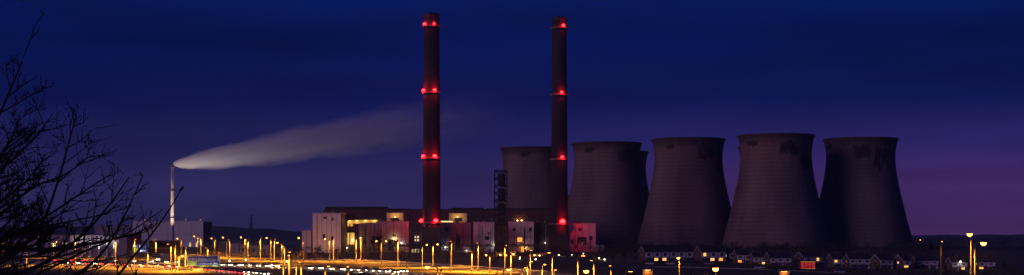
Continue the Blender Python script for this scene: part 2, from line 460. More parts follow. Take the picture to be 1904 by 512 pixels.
def win(root, px0, px1, py0, py1, m=None, name='window', proud=.10, fr=True):
    """opening on the front of a block, from photograph pixels"""
    Y = root.location.y; cx = root.location.x
    x0, x1, z0, z1 = PX(px0, Y)-cx, PX(px1, Y)-cx, PZ(py1, Y), PZ(py0, Y)
    o = MB()
    f = .28
    o.box(x0, x1, -proud, -.002, z0-f, z0).box(x0, x1, -proud, -.002, z1, z1+f).box(x0-f, x0, -proud, -.002, z0-f, z1+f).box(x1, x1+f, -proud, -.002, z0-f, z1+f)
    w = o.build(name, M['steel'], root)
    MB().box(x0+.01, x1-.01, -proud*.5, -.004, z0+.01, z1-.01).build('pane', m or M['glass'], w)
    return w
def walllamp(root, px, py, m, power, color, dy=-.8, size=.45):
    Y = root.location.y; x = PX(px, Y)-root.location.x; z = PZ(py, Y)
    o = MB().tube([(0, -.003, .5), (0, dy*.6, .55), (0, dy, .35)], .07, 5).build('wall_lamp', M['steel'], root, False, (x, 0, z))
    MB().lathe([(.02, .3), (size*.6, .28), (size, 0), (size*.8, -size*.6), (.02, -size*.8)], 10).build('lens', m, o, True, (0, dy, 0))
    if power: light('wall_light', 'POINT', power, color, o, (0, dy-.9, -.3), .3)
    return o
FL = (1.0, .66, .25)
# turbine hall far behind, long dark roof line
th = block('turbine_hall', 'long dark hall with a low stepped roof behind the two tall chimneys', 602, 1034, 390, 1440, 40, M['brickdark'], 27, M['brickdark'], 'dark')
Yb = 1440
for a, b, t in ((604, 716, 384.5), (716, 760, 388), (838, 898, 386.5), (905, 1026, 387.5)):
    MB().box(PX(a, Yb)-th.location.x, PX(b, Yb)-th.location.x, 3, 36, PZ(390, Yb)+.502, PZ(t, Yb)).build('roof_monitor', M['darkroof'], th)
b0 = block('plant_building', 'short pale block at the left foot of the panelled works building', 561, 579, 430, 1290, 30, M['clad2'], 9, M['clad2'])
b1 = block('plant_building', 'tall pale works building with vertical wall panels left of the yellow-lit opening', 581, 634, 397, 1290, 55, M['clad2'], 9, M['clad'])
win(b1, 601, 604, 436, 444); win(b1, 616, 619, 440, 446)
b2 = block('plant_building', 'dark recessed works building with a yellow-lit gantry roof and opening', 634.5, 661, 396, 1335, 20, M['brickdark'], 0)
win(b2, 646, 659, 433, 455, E['door'], 'lit_opening'); win(b2, 646, 656, 411, 421, E['door'], 'lit_opening')
walllamp(b2, 662-6, 446, E['flood'], 1200, FL); walllamp(b2, 645, 461, E['white'], 500, (1, .85, .6))
# sloping conveyor bridge, lit yellow from lamps under its eaves
cv = thing('conveyor_bridge', 'sloping covered conveyor bridge glowing yellow beside the pale works building', 'conveyor', (PX(675, 1318), 1318, 0))
def cx_(px): return PX(px, 1318)-PX(675, 1318)
cv_pts = [(cx_(648), PZ(417, 1318)), (cx_(703), PZ(413.5, 1318)), (cx_(703), PZ(409, 1318)), (cx_(660), PZ(409.5, 1318)), (cx_(648), PZ(411, 1318))]
MB().prism(cv_pts, 'y', 0, 4).build('gallery_wall', M['cream'], cv)
MB().prism([(cx_(647), PZ(410.8, 1318)), (cx_(660), PZ(409.2, 1318)), (cx_(704), PZ(408.7, 1318)), (cx_(704), PZ(408, 1318)), (cx_(660), PZ(408.4, 1318)), (cx_(647), PZ(410, 1318))], 'y', -.6, 4.4).build('roof', M['darkroof'], cv)
for k, q in enumerate((650, 664, 680, 696)):
    MB().box(-.25, .25, 1, 3, 0, PZ(416-(q-650)*.06, 1318)).build('trestle', M['steel'], cv, False, (cx_(q), 0, 0))
    lp = MB().lathe([(.05, .1), (.3, 0), (.25, -.25), (.02, -.3)], 8).build('bulkhead_lamp', E['flood'], cv, True, (cx_(q), -.9, PZ(410.3, 1318)))
    light('bulkhead_light', 'POINT', 420, (1, .62, .12), lp, (0, -.9, -.6), .2)
b3 = block('plant_building', 'broad blue-grey works building with red glow along its top, left of the paired-lamp chimney', 661, 760, 412, 1338, 22, M['clad3'], 14, M['clad2'], True, 2)
for q in (676, 690, 704, 733): win(b3, q, q+5, 447, 453)
win(b3, 694, 706, 440, 466, M['glass'], 'loading_door'); win(b3, 722, 731, 446, 466, M['glass'], 'loading_door')
walllamp(b3, 733, 444, E['flood'], 900, FL); walllamp(b3, 746.5, 452, E['white'], 200, (1, .85, .7), size=.3)
p1 = block('rooftop_plant_room', 'cream plant room with a dark window on the roof left of the paired-lamp chimney', 719, 750, 397, 1372, 12, M['cream'], 0); win(p1, 728, 741, 406, 410)
walllamp(p1, 735, 403.5, E['flood'], 900, (1, .60, .12), -2.2, .2)
b4 = block('chimney_base_building', 'dark red-lit brick block at the foot of the paired-lamp chimney', 760.5, 818, 424, 1302, 10, M['brickdark'], 9.5, M['brickdark'])
for (a, b, c, d) in ((771, 774, 439, 443), (775.5, 779, 439, 443), (771, 774, 445, 449), (775.5, 779, 445, 449), (765, 769, 464, 471), (771, 779.5, 463, 471)):
    win(b4, a, b, c, d, E['winpale'])
b5 = block('plant_building', 'blue-grey works building right of the paired-lamp chimney with a bright roof strip', 819, 876, 415, 1336, 24, M['clad3'], 14, M['clad3'], True, 2)
win(b5, 845, 855, 441, 462, M['glass'], 'loading_door'); win(b5, 828, 833, 425, 431)
walllamp(b5, 828.5, 460, E['white'], 350, (1, .9, .8), size=.4); walllamp(b5, 867.5, 466, E['white'], 350, (1, .9, .85), size=.4)
st = MB().box(PX(819.5, 1336)-b5.location.x, PX(842, 1336)-b5.location.x, 1.0, 1.4, PZ(413.2, 1336), PZ(411.2, 1336)).build('strip_lamp', emit('strip_lens', (1, .66, .25), 2.0), b5)
p2 = block('rooftop_plant_room', 'cream plant room right of the paired-lamp chimney on the roof behind', 835, 868, 398, 1375, 12, M['cream'], 0); win(p2, 846, 858, 406, 411)
walllamp(p2, 851, 403.5, E['flood'], 900, (1, .60, .12), -2.2, .2)
b6 = block('silo_block', 'ribbed grey silo block left of the lattice tower', 880, 921, 414, 1326, 20, M['clad2'], 4.5, M['clad'])
win(b6, 884, 892, 452, 466); win(b6, 903, 909, 440, 446); walllamp(b6, 928-9, 456, E['white'], 250, (1, .9, .7), size=.3)
b7 = block('plant_building', 'pale works building with orange-lit doorway between lattice tower and right chimney', 945, 993, 413, 1345, 24, M['clad2'], 12, M['clad'], True, 2)
win(b7, 962, 971, 442, 450, E['winhot']); win(b7, 968.5, 975, 456, 471, E['winhot'], 'lit_doorway'); win(b7, 984, 988, 424, 430)
walllamp(b7, 976, 462, E['flood'], 700, (1, .5, .1))
p3 = block('rooftop_plant_room', 'mauve plant room with two small orange lamps behind the lattice tower', 950, 983, 396, 1375, 12, M['brickdark'], 0)
for q in (962, 970): walllamp(p3, q, 410, E['flood'], 350, (1, .35, .05), size=.6)
b8 = block('duct_building', 'dark narrow ductwork building left of the single-lamp chimney foot', 994, 1021, 416, 1350, 14, M['brickdark'], 9, M['brickdark'])
win(b8, 1003, 1008, 428, 436); walllamp(b8, 1013.5, 452, E['white'], 120, (1, .9, .8), size=.25)
b9 = block('chimney_base_building', 'dark block at the foot of the single-lamp chimney', 1021.5, 1056, 436, 1322, 8, M['brickdark'], 12, M['brickdark'])
b10 = block('plant_building', 'pale red-tinted works building right of the single-lamp chimney with a square window', 1057, 1108, 416, 1345, 26, M['clad2'], 12.5, M['clad'], True, 2)
win(b10, 1075, 1090, 442, 455); win(b10, 1062, 1066, 446, 452); win(b10, 1097, 1101, 440, 446)
b11 = block('plant_annex', 'low pale annex at the right end of the power station front', 1108.5, 1123, 457, 1320, 14, M['clad2'], 0)
def fittings(root, px0, px1, ytop, seed, nlouv=4, npipe=4, nvent=3, m='steel'):
    """downpipes, louvres and roof vents of a works building"""
    r = random.Random(seed); Y = root.location.y; cx = root.location.x; z1 = PZ(ytop, Y)
    for k in range(npipe):
        x = PX(r.uniform(px0+1.5, px1-1.5), Y)-cx; zt = z1*r.uniform(.55, .98)
        MB().tube([(x, -.35, 0), (x, -.35, zt), (x, .1, zt+.3)], r.uniform(.12, .3), 6).build('downpipe', M[r.choice(['steel', 'galv', 'brickdark'])], root)
    for k in range(nlouv):
        a = r.uniform(px0+2, px1-8); b = a+r.uniform(2.5, 6); c = r.uniform(ytop+6, 458); d = c+r.uniform(2, 7)
        x0, x1, zb, zt = PX(a, Y)-cx, PX(b, Y)-cx, PZ(d, Y), PZ(c, Y)
        lv = MB()
        nb = max(2, int((zt-zb)/.45))
        for i in range(nb):
            q = zb+(zt-zb)*i/nb; lv.poly([(x0, -.16, q), (x1, -.16, q), (x1, -.01, q+.38), (x0, -.01, q+.38)])
        lv.box(x0-.1, x0, -.2, -.003, zb, zt).box(x1, x1+.1, -.2, -.003, zb, zt).build('louvre', M['steel'], root)
    for k in range(nvent):
        x = PX(r.uniform(px0+2, px1-2), Y)-cx; h = r.uniform(.8, 2.4)
        if r.random() < .5: MB().box(x-r.uniform(.6, 1.8), x+r.uniform(.6, 1.8), 2, 4, z1+.5, z1+.5+h*.7).build('roof_vent', M['steel'], root)
        else: MB().tube([(x, 3, z1+.4), (x, 3, z1+.4+h), (x, 3, z1+.45+h), (x, 3, z1+.9+h)], [.28, .28, .5, .1], 8).build('roof_vent', M['galv'], root)
    rail = MB()
    xa, xb = PX(px0, Y)-cx, PX(px1, Y)-cx
    rail.tube([(xa, .4, z1+1.5), (xb, .4, z1+1.5)], .05, 4)
    n = max(2, int((xb-xa)/2.2))
    for i in range(n+1): rail.tube([(xa+(xb-xa)*i/n, .4, z1+.4), (xa+(xb-xa)*i/n, .4, z1+1.5)], .04, 4)
    rail.build('roof_railing', M['steel'], root)
for q in ((b1, 581, 634, 397, 1, 2, 2), (b3, 661, 760, 412, 2, 6, 8), (b5, 819, 876, 415, 3, 5, 6), (b6, 880, 921, 414, 4, 3, 5), (b7, 945, 993, 413, 5, 3, 5), (b8, 994, 1021, 416, 6, 2, 4), (b10, 1057, 1108, 416, 7, 3, 3), (b4, 761, 818, 424, 8, 2, 4)): fittings(*q)
# horizontal pipe rack running across the front
pr = thing('pipe_rack', 'long raised pipe rack across the foot of the works buildings', 'pipe rack', (PX(850, 1280), 1280, 0))
for k, z in enumerate((5.2, 5.9, 6.8)):
    MB().tube([(PX(700, 1280)-pr.location.x, k*.5, z), (PX(1015, 1280)-pr.location.x, k*.5, z)], .28, 8).build('pipe', M['steel'], pr)
tr = None
for q in range(704, 1014, 24):
    if tr is None:
        tr = MB().box(-.2, .2, -.2, 1.6, -.2, 4.9).box(-.25, .25, -.4, 1.8, 4.6, 4.9).build('trestle', M['steel'], pr, False, (PX(q, 1280)-pr.location.x, 0, 0))
    else: obj('trestle', tr.data, pr, (PX(q, 1280)-pr.location.x, 0, 0))

# lattice stair tower
def lattice():
    Y = 1296; x0, x1 = PX(920, Y), PX(942.5, Y); w = (x1-x0)/2; H = PZ(319, Y)
    root = thing('lattice_tower', 'dark steel lattice stair tower standing between the two tall chimneys', 'tower', ((x0+x1)/2, Y-4, 0))
    for sx in (-1, 1):
        for sy in (-1, 1):
            MB().box(sx*w-.42, sx*w+.42, sy*w-.42, sy*w+.42, 0, H).build('leg', M['steel'], root)
    MB().box(-.5, .5, -w-.3, -w+.3, 0, H-1).build('centre_post', M['steel'], root)
    n = 11
    for k in range(n+1):
        z = H*k/n
        if k: MB().box(-w+.1, w-.1, -w+.1, w-.1, z-.35, z-.05).build('deck', M['steel'], root)
        br = MB()
        if k < n:
            z2 = H*(k+1)/n
            MB().box(-w*.45, w*.75, -w*.5, w*.5, z+.05, z2-(.6 if k % 2 else 2.4)).build('stair_casing', M['steel'], root)
            for s in (-1, 1):
                br.tube([(-w, s*w, z), (w, s*w, z2)], .26, 4); br.tube([(w, s*w, z), (-w, s*w, z2)], .26, 4)
                br.tube([(s*w, -w, z), (s*w, w, z2)], .16, 4); br.tube([(s*w, w, z), (s*w, -w, z2)], .16, 4)
            br.build('cross_brace', M['steel'], root)
    MB().box(-w-.5, w+.5, -w-.5, w+.5, H, H+.5).build('top_deck', M['steel'], root)
    rl = MB()
    for s in (-1, 1):
        rl.tube([(-w-.4, s*(w+.4), H+1.5), (w+.4, s*(w+.4), H+1.5)], .07, 4); rl.tube([(s*(w+.4), -w-.4, H+1.5), (s*(w+.4), w+.4, H+1.5)], .07, 4)
    rl.build('railing', M['steel'], root)
    MB().box(-w+.8, w-.8, -w+.8, w-.8, H*.02, H*.33).build('lift_casing', M['brickdark'], root)
lattice()

# ================================================================= pale stack, boiler house and plume
def pale_stack():
    Y = 2000; H = PZ(307, Y)
    root = thing('chimney', 'slim pale steel chimney with steam drifting from its top', 'chimney', (PX(320.5, Y), Y, 0))
    MB().lathe([(2.5, 0), (2.3, H*.3), (2.0, H*.7), (1.85, H), (1.5, H), (1.5, H-5)], 24, (False, True)).build('shaft', M['stackm'], root, True)
    for z in (H*.35, H*.68, H-3):
        MB().lathe([(1.9, z), (3.1, z), (3.1, z+.25), (1.9, z+.25)], 24).build('gallery', M['galv'], root)
        MB().lathe([(3.05, z+.25), (3.12, z+.25), (3.12, z+1.3), (3.05, z+1.3)], 24).build('railing', M['steel'], root)
    MB().lathe([(1.84, H-.3), (2.15, H-.2), (2.15, H+.7), (1.6, H+.7)], 24).build('cap_ring', M['steel'], root)
    for k, sx in enumerate((-1, 1)):  # pair of masts added to brighten the pale shaft
        o = thing('added_flood_mast', ('left' if sx < 0 else 'right')+' floodlight mast at the foot of the slim pale chimney', 'lamp', (PX(320.5, Y)+sx*13, Y-34, 0))
        MB().tube([(0, 0, 0), (0, 0, 9)], .15, 6).build('pole', M['steel'], o)
        hd = MB().box(-.6, .6, -.3, .3, 9, 9.6).build('floodlight', M['steel'], o); MB().box(-.5, .5, -.25, .25, 9.605, 9.66).build('lens', E['flood'], hd)
        light('flood_light', 'SPOT', 120000, (1, .70, .48), hd, (0, 0, 10.2), .4, R(62), Vector((sx*13, -34, -52)).to_track_quat('Z', 'Y').to_euler())
pale_stack()
bh = block('boiler_house', 'big grey boiler house behind the slim pale chimney', 246, 378, 412, 2040, 60, M['white'], 22, M['white'], True, 2)
for q in (268, 300, 345, 372):  # floodlights added on the roof to brighten the plume from below
    fx = MB().box(-.8, .8, -.5, .5, .5, 1.3).box(-.15, .15, -.15, .15, 0, .5).build('added_roof_flood', M['steel'], bh, False, (PX(q, 2040)-bh.location.x, 2, PZ(412, 2040)+.5))
    MB().box(-.7, .7, -.45, .45, 1.305, 1.36).build('lens', E['flood'], fx)
    light('flood_light', 'SPOT', 95000, (1, .86, .74), fx, (0, 0, 2.0), .5, R(120), (0, R(180+34), 0))
for q in (352, 364): win(bh, q, q+3, 452, 466, E['winpale'])
bw = block('boiler_house_wing', 'lower dark wing on the left of the big grey boiler house', 175, 245, 419, 2050, 50, M['clad3'], 17, M['clad3'])

def plume():
    Y = 2003; base = P(322, 305, Y); Lp = 460.0
    root = MB(); n = 24
    prof = []
    for k in range(41):
        t = k/40; x = Lp*t; prof.append((1.9 + 2.15*math.sqrt(x), x))
    b = 0
    for r, x in prof:
        for k in range(n):
            a = 2*math.pi*k/n; root.v.append((x, r*math.cos(a), r*math.sin(a)))
    for i in range(40):
        for k in range(n): root.f.append((i*n+k, i*n+(k+1)%n, (i+1)*n+(k+1)%n, (i+1)*n+k))
    root.f.append(tuple(range(n))[::-1]); root.f.append(tuple(40*n+k for k in range(n)))
    m = bpy.data.materials.new('steam'); m.use_nodes = True
    t = m.node_tree; t.nodes.clear(); L = t.links.new
    o = t.nodes.new('ShaderNodeOutputMaterial'); v = t.nodes.new('ShaderNodeVolumePrincipled')
    v.inputs['Color'].default_value = (.97, .96, .97, 1); v.inputs['Anisotropy'].default_value = 0.0
    co = t.nodes.new('ShaderNodeTexCoord'); sp = t.nodes.new('ShaderNodeSeparateXYZ')
    def mth(op, a, bb=None, cl=False):
        q = t.nodes.new('ShaderNodeMath'); q.operation = op; q.use_clamp = cl
        for i, u in enumerate((a, bb)):
            if u is None: continue
            if isinstance(u, (int, float)): q.inputs[i].default_value = u
            else: L(u, q.inputs[i])
        return q.outputs[0]
    L(co.outputs['Object'], sp.inputs[0])
    x, y, z = sp.outputs
    ma = t.nodes.new('ShaderNodeMapping'); ma.inputs['Scale'].default_value = (.012, .05, .06); L(co.outputs['Object'], ma.inputs[0])
    nz = t.nodes.new('ShaderNodeTexNoise'); nz.inputs['Scale'].default_value = 1.0; nz.inputs['Detail'].default_value = 3
    L(ma.outputs[0], nz.inputs[0])
    xs = mth('MAXIMUM', x, .5)
    n3 = t.nodes.new('ShaderNodeTexNoise'); n3.inputs['Scale'].default_value = 1.0; n3.inputs['Detail'].default_value = 4; n3.inputs['Distortion'].default_value = .8
    m3 = t.nodes.new('ShaderNodeMapping'); m3.inputs['Scale'].default_value = (.030, .055, .075); L(co.outputs['Object'], m3.inputs[0]); L(m3.outputs[0], n3.inputs[0])
    rr = mth('ADD', mth('MULTIPLY', mth('SQRT', xs), mth('ADD', 1.05, mth('MULTIPLY', n3.outputs[0], 1.35))), 1.4)
    zc = mth('ADD', z, mth('MULTIPLY', rr, .18))                         # denser towards the lower edge
    d2 = mth('ADD', mth('MULTIPLY', y, y), mth('MULTIPLY', zc, zc))
    q = mth('DIVIDE', d2, mth('MULTIPLY', rr, rr))
    fall = mth('SUBTRACT', 1.0, q, True)
    fall = mth('POWER', fall, 1.1)
    fade = t.nodes.new('ShaderNodeMapRange'); fade.interpolation_type = 'SMOOTHSTEP'
    fade.inputs[1].default_value = 110; fade.inputs[2].default_value = 455; fade.inputs[3].default_value = 1; fade.inputs[4].default_value = 0
    L(x, fade.inputs[0])
    dens = mth('DIVIDE', 11.0, mth('ADD', xs, 22))
    dens = mth('MULTIPLY', mth('MULTIPLY', dens, fall), fade.outputs[0])
    nn = mth('MULTIPLY', mth('POWER', nz.outputs[0], 1.6), 2.8)
    dens = mth('MULTIPLY', dens, nn)
    L(dens, v.inputs['Density']); L(v.outputs[0], o.inputs['Volume'])
    ob = root.build('steam_plume', m)
    ob.location = base; ob.rotation_euler = (0, -R(10.3), 0)
    tag(ob, 'long pale plume of steam drifting from the slim chimney', 'smoke', kind='stuff')
plume()

# ================================================================= pylon
def pylon():
    Y = 3000; H = PZ(400, Y)
    root = thing('electricity_pylon', 'distant lattice electricity pylon on the skyline near the low cream building', 'pylon', (PX(467, Y), Y, 0))
    w = lambda z: 5.5*(1-z/H)**1.2+.7
    lv = [0, 8, 15, 21, 26, 30, 34, 38, 42, 46, H]
    for sx in (-1, 1):
        for sy in (-1, 1):
            MB().tube([(sx*w(z), sy*w(z), z) for z in lv], .35, 4).build('leg', M['steel'], root)
    for a, b in zip(lv, lv[1:]):
        br = MB()
        for s in (-1, 1):
            br.tube([(-w(a), s*w(a), a), (w(b), s*w(b), b)], .22, 4); br.tube([(w(a), s*w(a), a), (-w(b), s*w(b), b)], .22, 4)
        br.build('cross_brace', M['steel'], root)
    for z, l in ((30, 8), (38, 10), (46, 7)):
        for s in (-1, 1):
            MB().tube([(0, 0, z+1.4), (s*l, 0, z), (0, 0, z-.8)], [.4, .25, .4], 4).build('cross_arm', M['steel'], root)
pylon()

# ================================================================= roads
def catmull(pts, n=10):
    o = []
    for i in range(len(pts)-1):
        p0, p1, p2, p3 = pts[max(i-1,0)], pts[i], pts[i+1], pts[min(i+2,len(pts)-1)]
        for j in range(n):
            t = j/n; o.append(.5*((2*p1)+(p2-p0)*t+(2*p0-5*p1+4*p2-p3)*t*t+(3*p1-p0-3*p2+p3)*t**3))
    o.append(pts[-1]); return o
def offset(path, d):
    o = []
    for i, p in enumerate(path):
        t = (path[min(i+1, len(path)-1)]-path[max(i-1, 0)]).normalized(); nrm = Vector((-t.y, t.x, 0)); o.append(p+nrm*d)
    return o
def strip(path, d0, d1, z0, z1=None, drape=True):
    mb = MB(); a, b = offset(path, d0), offset(path, d1)
    for i in range(len(path)-1):
        q = [a[i], b[i], b[i+1], a[i+1]]
        if d0 > d1: q = q[::-1]
        lo = [Vector((p.x, p.y, g(p.x, p.y)+z0)) for p in q]
        if z1 is None: mb.poly(lo[::-1] if False else lo)
        else:
            hi = [Vector((p.x, p.y, g(p.x, p.y)+z1)) for p in q]
            k = len(mb.v); mb.v += [tuple(p) for p in lo+hi]
            mb.f += [(k+4, k+5, k+6, k+7), (k, k+4, k+7, k+3), (k+1, k+2, k+6, k+5), (k, k+1, k+5, k+4), (k+3, k+7, k+6, k+2)]
    return mb
def road(pp, half, m, name, dashes=(0,), z=.05):
    path = catmull([ground_at(*p) for p in pp])
    rd = strip(path, half, -half, z).build(name, m); tag(rd, kind='structure')
    for s in (1, -1): tag(strip(path, s*half, s*(half+.35), 0, z+.12).build('kerb', M['kerb'], rd))
    mk = MB()
    for d in dashes:
        acc = 0
        for i in range(len(path)-1):
            if i % 2: continue
            sub = strip([path[i], path[i]+(path[i+1]-path[i])*.6], d+.12, d-.12, z+.012); k = len(mk.v)
            mk.v += sub.v; mk.f += [tuple(k+j for j in f) for f in sub.f]
    for s in (1, -1):
        sub = strip(path, s*(half-.5)+.09, s*(half-.5)-.09, z+.012); k = len(mk.v); mk.v += sub.v; mk.f += [tuple(k+j for j in f) for f in sub.f]
    tag(mk.build('lane_marking', M['paint'], rd), kind='stuff')
    return path
R3 = road([(-60, 485.4), (80, 486.6), (200, 488), (330, 491.2), (425, 495.5), (515, 498.2), (600, 502), (740, 509), (900, 520), (1000, 530)], 6.2, M['asphalt'], 'road', (-2, 2))
R1 = road([(-40, 490.6), (60, 491.6), (200, 494.6), (330, 500.5), (460, 511.5), (560, 526), (640, 545)], 5.6, M['asphalt'], 'road', (0,))
R4 = road([(520, 483), (600, 484.5), (690, 487.5), (800, 495), (900, 501.5), (1000, 509), (1120, 520)], 5.0, M['concrete_road'], 'slip_road', (0,))
RH = road([(1120, 498), (1250, 497), (1400, 501), (1550, 504), (1750, 505)], 3.2, M['asphalt'], 'side_street', (0,))

def barrier(path, d, i0, i1, lab, step=1):
    pts = offset(path, d)[i0:i1]
    root = thing('crash_barrier', lab, 'barrier', pts[0], 0, 'crash barriers along the roads')
    loc = [p-pts[0] for p in pts]
    MB().tube([(p.x, p.y, .62) for p in loc], .16, 6).build('rail', M['galv'], root)
    po = None
    for a, b in zip(loc, loc[1:]):
        for t in (0, .33, .66):
            p = a+(b-a)*t
            if po is None: po = MB().box(-.06, .06, -.06, .06, 0, .6).build('post', M['galv'], root, False, (p.x, p.y, 0))
            else: obj('post', po.data, root, (p.x, p.y, 0))
barrier(R3, -6.9, 26, 72, 'galvanised crash barrier on the camera side of the long main road')
barrier(R4, 5.7, 6, 50, 'galvanised crash barrier along the far side of the orange-lit slip road')
barrier(R1, 6.3, 4, 42, 'galvanised crash barrier between the two traffic streams at the road sign')

# ================================================================= street lamps
def lamp_meshes():
    arm = {}
    return arm
LAMP_CACHE = {}
def street_lamp(px, ytop, ybase, kind, side=1, power=36000, Y=None, big=False):
    """kind g: glowing bowl seen; c: flat cut-off lantern; d: two glowing heads. Returns the root, labelled later."""
    if Y is None:
        if ybase: Y = HC*F/(ybase-HY)
        else: Y = F*(HC-(8.0 if ytop >= 485 else 10.0))/(ytop-HY)
    x = PX(px, Y); zb = g(x, Y); H = PZ(ytop, Y)-zb
    H = max(H, 3.5)
    root = thing('street_lamp', '', 'street lamp', (x, Y, zb), 0, 'street lamps of the road junction')
    rb = max(.11, min(.20, .00021*Y+.03)) if Y > 200 else .09
    r = random.Random(int(px*13+ytop))
    root.rotation_euler.z = R(r.uniform(-14, 14)) if kind != 'c' and not (big and Y < 600) else R(-90+r.uniform(-25, 25))
    MB().tube([(0,0,0), (0,0,.9), (0,0,.95), (0,0,H*.5), (0,0,H)], [rb*1.35, rb*1.35, rb, rb*.85, rb*.62], 8).build('pole', M['column'], root, True)
    heads = (-1, 1) if kind == 'd' else (side,)
    al = min(2.0, H*.17) if kind != 'c' else 1.7
    for s in heads:
        MB().tube([(0, 0, H-.05), (s*al*.35, 0, H+.16), (s*al*.9, 0, H+.22)], [rb*.6, rb*.5, rb*.4], 6).build('arm', M['column'], root)
        ln = MB().prism([(-.5, .05), (.5, .05), (.55, -.02), (.5, -.10), (-.5, -.10), (-.6, 0)], 'y', -.17, .17).build('lantern', M['steel'], root, False, (s*(al+.35), 0, H+.28))
        if kind in 'gd':
            k = 1.25 if big else 1.0
            MB().lathe([(.34*k, -.11), (.30*k, -.26*k), (.15*k, -.40*k), (.01, -.43*k)], 10).build('bowl', E['sodium_big'] if big else E['sodium'], ln, True)
        else:
            MB().box(-.38, .38, -.13, .13, -.125, -.102).build('lamp_glass', E['sodium'], ln)
        light('lamp_light', 'SPOT', power*(.55 if kind == 'd' else 1), SODIUM, ln, (0, 0, -.6), .25, R(165))
    return root
LAMPS = []
def L_(*a, **k):
    if a[0] < 1000 and 'power' not in k and len(a) < 6: k['power'] = 72000 if a[0] < 700 else 48000
    LAMPS.append((a[0], street_lamp(*a, **k)))
for a in [(6,443,470,'g'), (75,441,471,'c'), (99,450,480,'g'), (124,444,474,'c'), (157,449,482,'g'), (66,446,470,'c'),
          (275,470,492,'c'), (290,449,483,'c'), (318,455,504,'c'), (326,459,506,'c'), (337,444,480,'g',-1), (345,462,503,'c'), (333,477,503,'g',1),
          (368,440,478,'g',-1), (373.5,444,474,'c'), (400,444,477,'g',-1), (386,462,480,'c'), (407,459,479,'c',-1), (421.6,442,481,'g',-1), (427,447,480,'c'),
          (455.5,442,482,'g',-1), (461,447,481,'c'), (484,444,486,'c'), (504,443,486,'g',-1), (510,446,485,'c'), (524,452,492,'g',-1), (529,459,497,'c'),
          (613,445,487,'g',-1), (620,446,486,'c'), (662,443,489,'g'), (671,444,489,'c'), (709,449,493,'d'), (740,448,498,'c'), (756,455,499,'c',-1),
          (785,456,498,'g'), (805,455,498,'g'), (839.5,450,503,'c'), (838,459,505,'c',-1), (877.5,468,506,'c'), (889,453,505,'c'), (911,475,508,'g',-1),
          (938.6,458,514,'c'), (950,471,518,'c')]: L_(*a)
for a in [(50,447,494,'c'), (140,447,496,'c'), (215,447,498,'c'), (250,446,500,'c')]: L_(*a)  # extra lamps, added only to light the road on the left
L_(564, 443, 486, 'g', -1, 26000, big=True)
for a in [(537.5,471,None,'c'), (541,478,None,'c',-1), (527,489,None,'c'), (560,489,None,'c'), (551,487,None,'g',-1), (605,497,None,'c'), (648,498,None,'c'),
          (820,500,None,'c'), (814,498,None,'g',-1), (936,503,None,'c'), (925,502,None,'g'), (971,500,None,'c'), (981,488,None,'c'), (986,467,None,'c'),
          (1008,494,None,'c'), (1027,472,None,'c'), (1030,504,None,'c'), (1074,478,None,'c'), (1104,486,None,'c'), (1136,496,None,'c'), (1162,507,None,'c')]:
    L_(*a, power=20000)
L_(1094, 505, None, 'g', 1, 16000, 260, True)
L_(1263, 480.5, None, 'g', 1, 13000, 470, True)
L_(1331, 501, None, 'g', 1, 12000, 215, True)
L_(1805, 437, None, 'g', 1, 20000, 262, True)
L_(1812, 453.5, None, 'g', 1, 20000, 235, True)
L_(1749.5, 451, None, 'c', 1, 1200, 350)
LAMPS.sort(key=lambda t: t[0])
MARKS = [(30, 'the bare foreground tree'), (176, 'the white-pillared warehouse'), (320.5, 'the slim pale chimney'), (379, 'the blue and green road sign'),
         (474, 'the low cream building'), (564, 'the brightest lamp left of the works'), (607, 'the tall panelled works building'), (712, 'the twin-headed lamp'),
         (802, 'the paired-lamp chimney'), (931, 'the lattice tower'), (1040, 'the single-lamp chimney'), (1128, 'the tower right of the single-lamp chimney'),
         (1263, 'the long white-fronted terrace'), (1331, 'the stepped terraces'), (1780, 'the right edge of the picture')]
cnt = {}
for px, o in LAMPS:
    mk = min(MARKS, key=lambda q: abs(q[0]-px)); sd = 'left' if px < mk[0] else 'right'
    kinds = [c.name.split('.')[0] for c in o.children]
    look = 'twin-headed glowing street lamp' if kinds.count('lantern') == 2 else ('glowing sodium street lamp' if any(c.name.startswith('bowl') for l in o.children for c in l.children) else 'slim lit street lamp column')
    cnt.setdefault((mk[1], sd), []).append((abs(px-mk[0]), o, look))
for (mk, sd), lst in cnt.items():
    lst.sort(key=lambda t: t[0])
    for i, (d, o, look) in enumerate(lst):
        o['label'] = f'{look}, {ORD[i]} {sd} of {mk}'
    if len(lst) == 1: lst[0][1]['label'] = f'{lst[0][2]}, only one just {sd} of {mk}'

# ================================================================= road signs
def text_mesh(txt, size):
    c = bpy.data.curves.new('text', 'FONT'); c.body = txt; c.size = size; c.extrude = .012; c.align_x = 'LEFT'; c.resolution_u = 2
    o = bpy.data.objects.new('text', c); COL.objects.link(o)
    bpy.context.view_layer.update()
    me = bpy.data.meshes.new_from_object(o.evaluated_get(bpy.context.evaluated_depsgraph_get()))
    bpy.data.objects.remove(o); bpy.data.curves.remove(c)
    return me
def lettering(parent, txt, x, z, size, m, y=-.16, width=None):
    me = text_mesh(txt, size); me.materials.clear(); me.materials.append(m)
    o = bpy.data.objects.new('lettering', me); COL.objects.link(o); o.parent = parent
    o.location = (x, y, z); o.rotation_euler = (R(90), 0, 0)
    if width:
        w = max(v.co.x for v in me.vertices)-min(v.co.x for v in me.vertices); o.scale = (width/w, 1, 1)
    return o
def board(parent, name, x0, x1, z0, z1, m, y0=-.1, y1=0):
    return MB().box(x0, x1, y0, y1, z0, z1).build(name, m, parent)
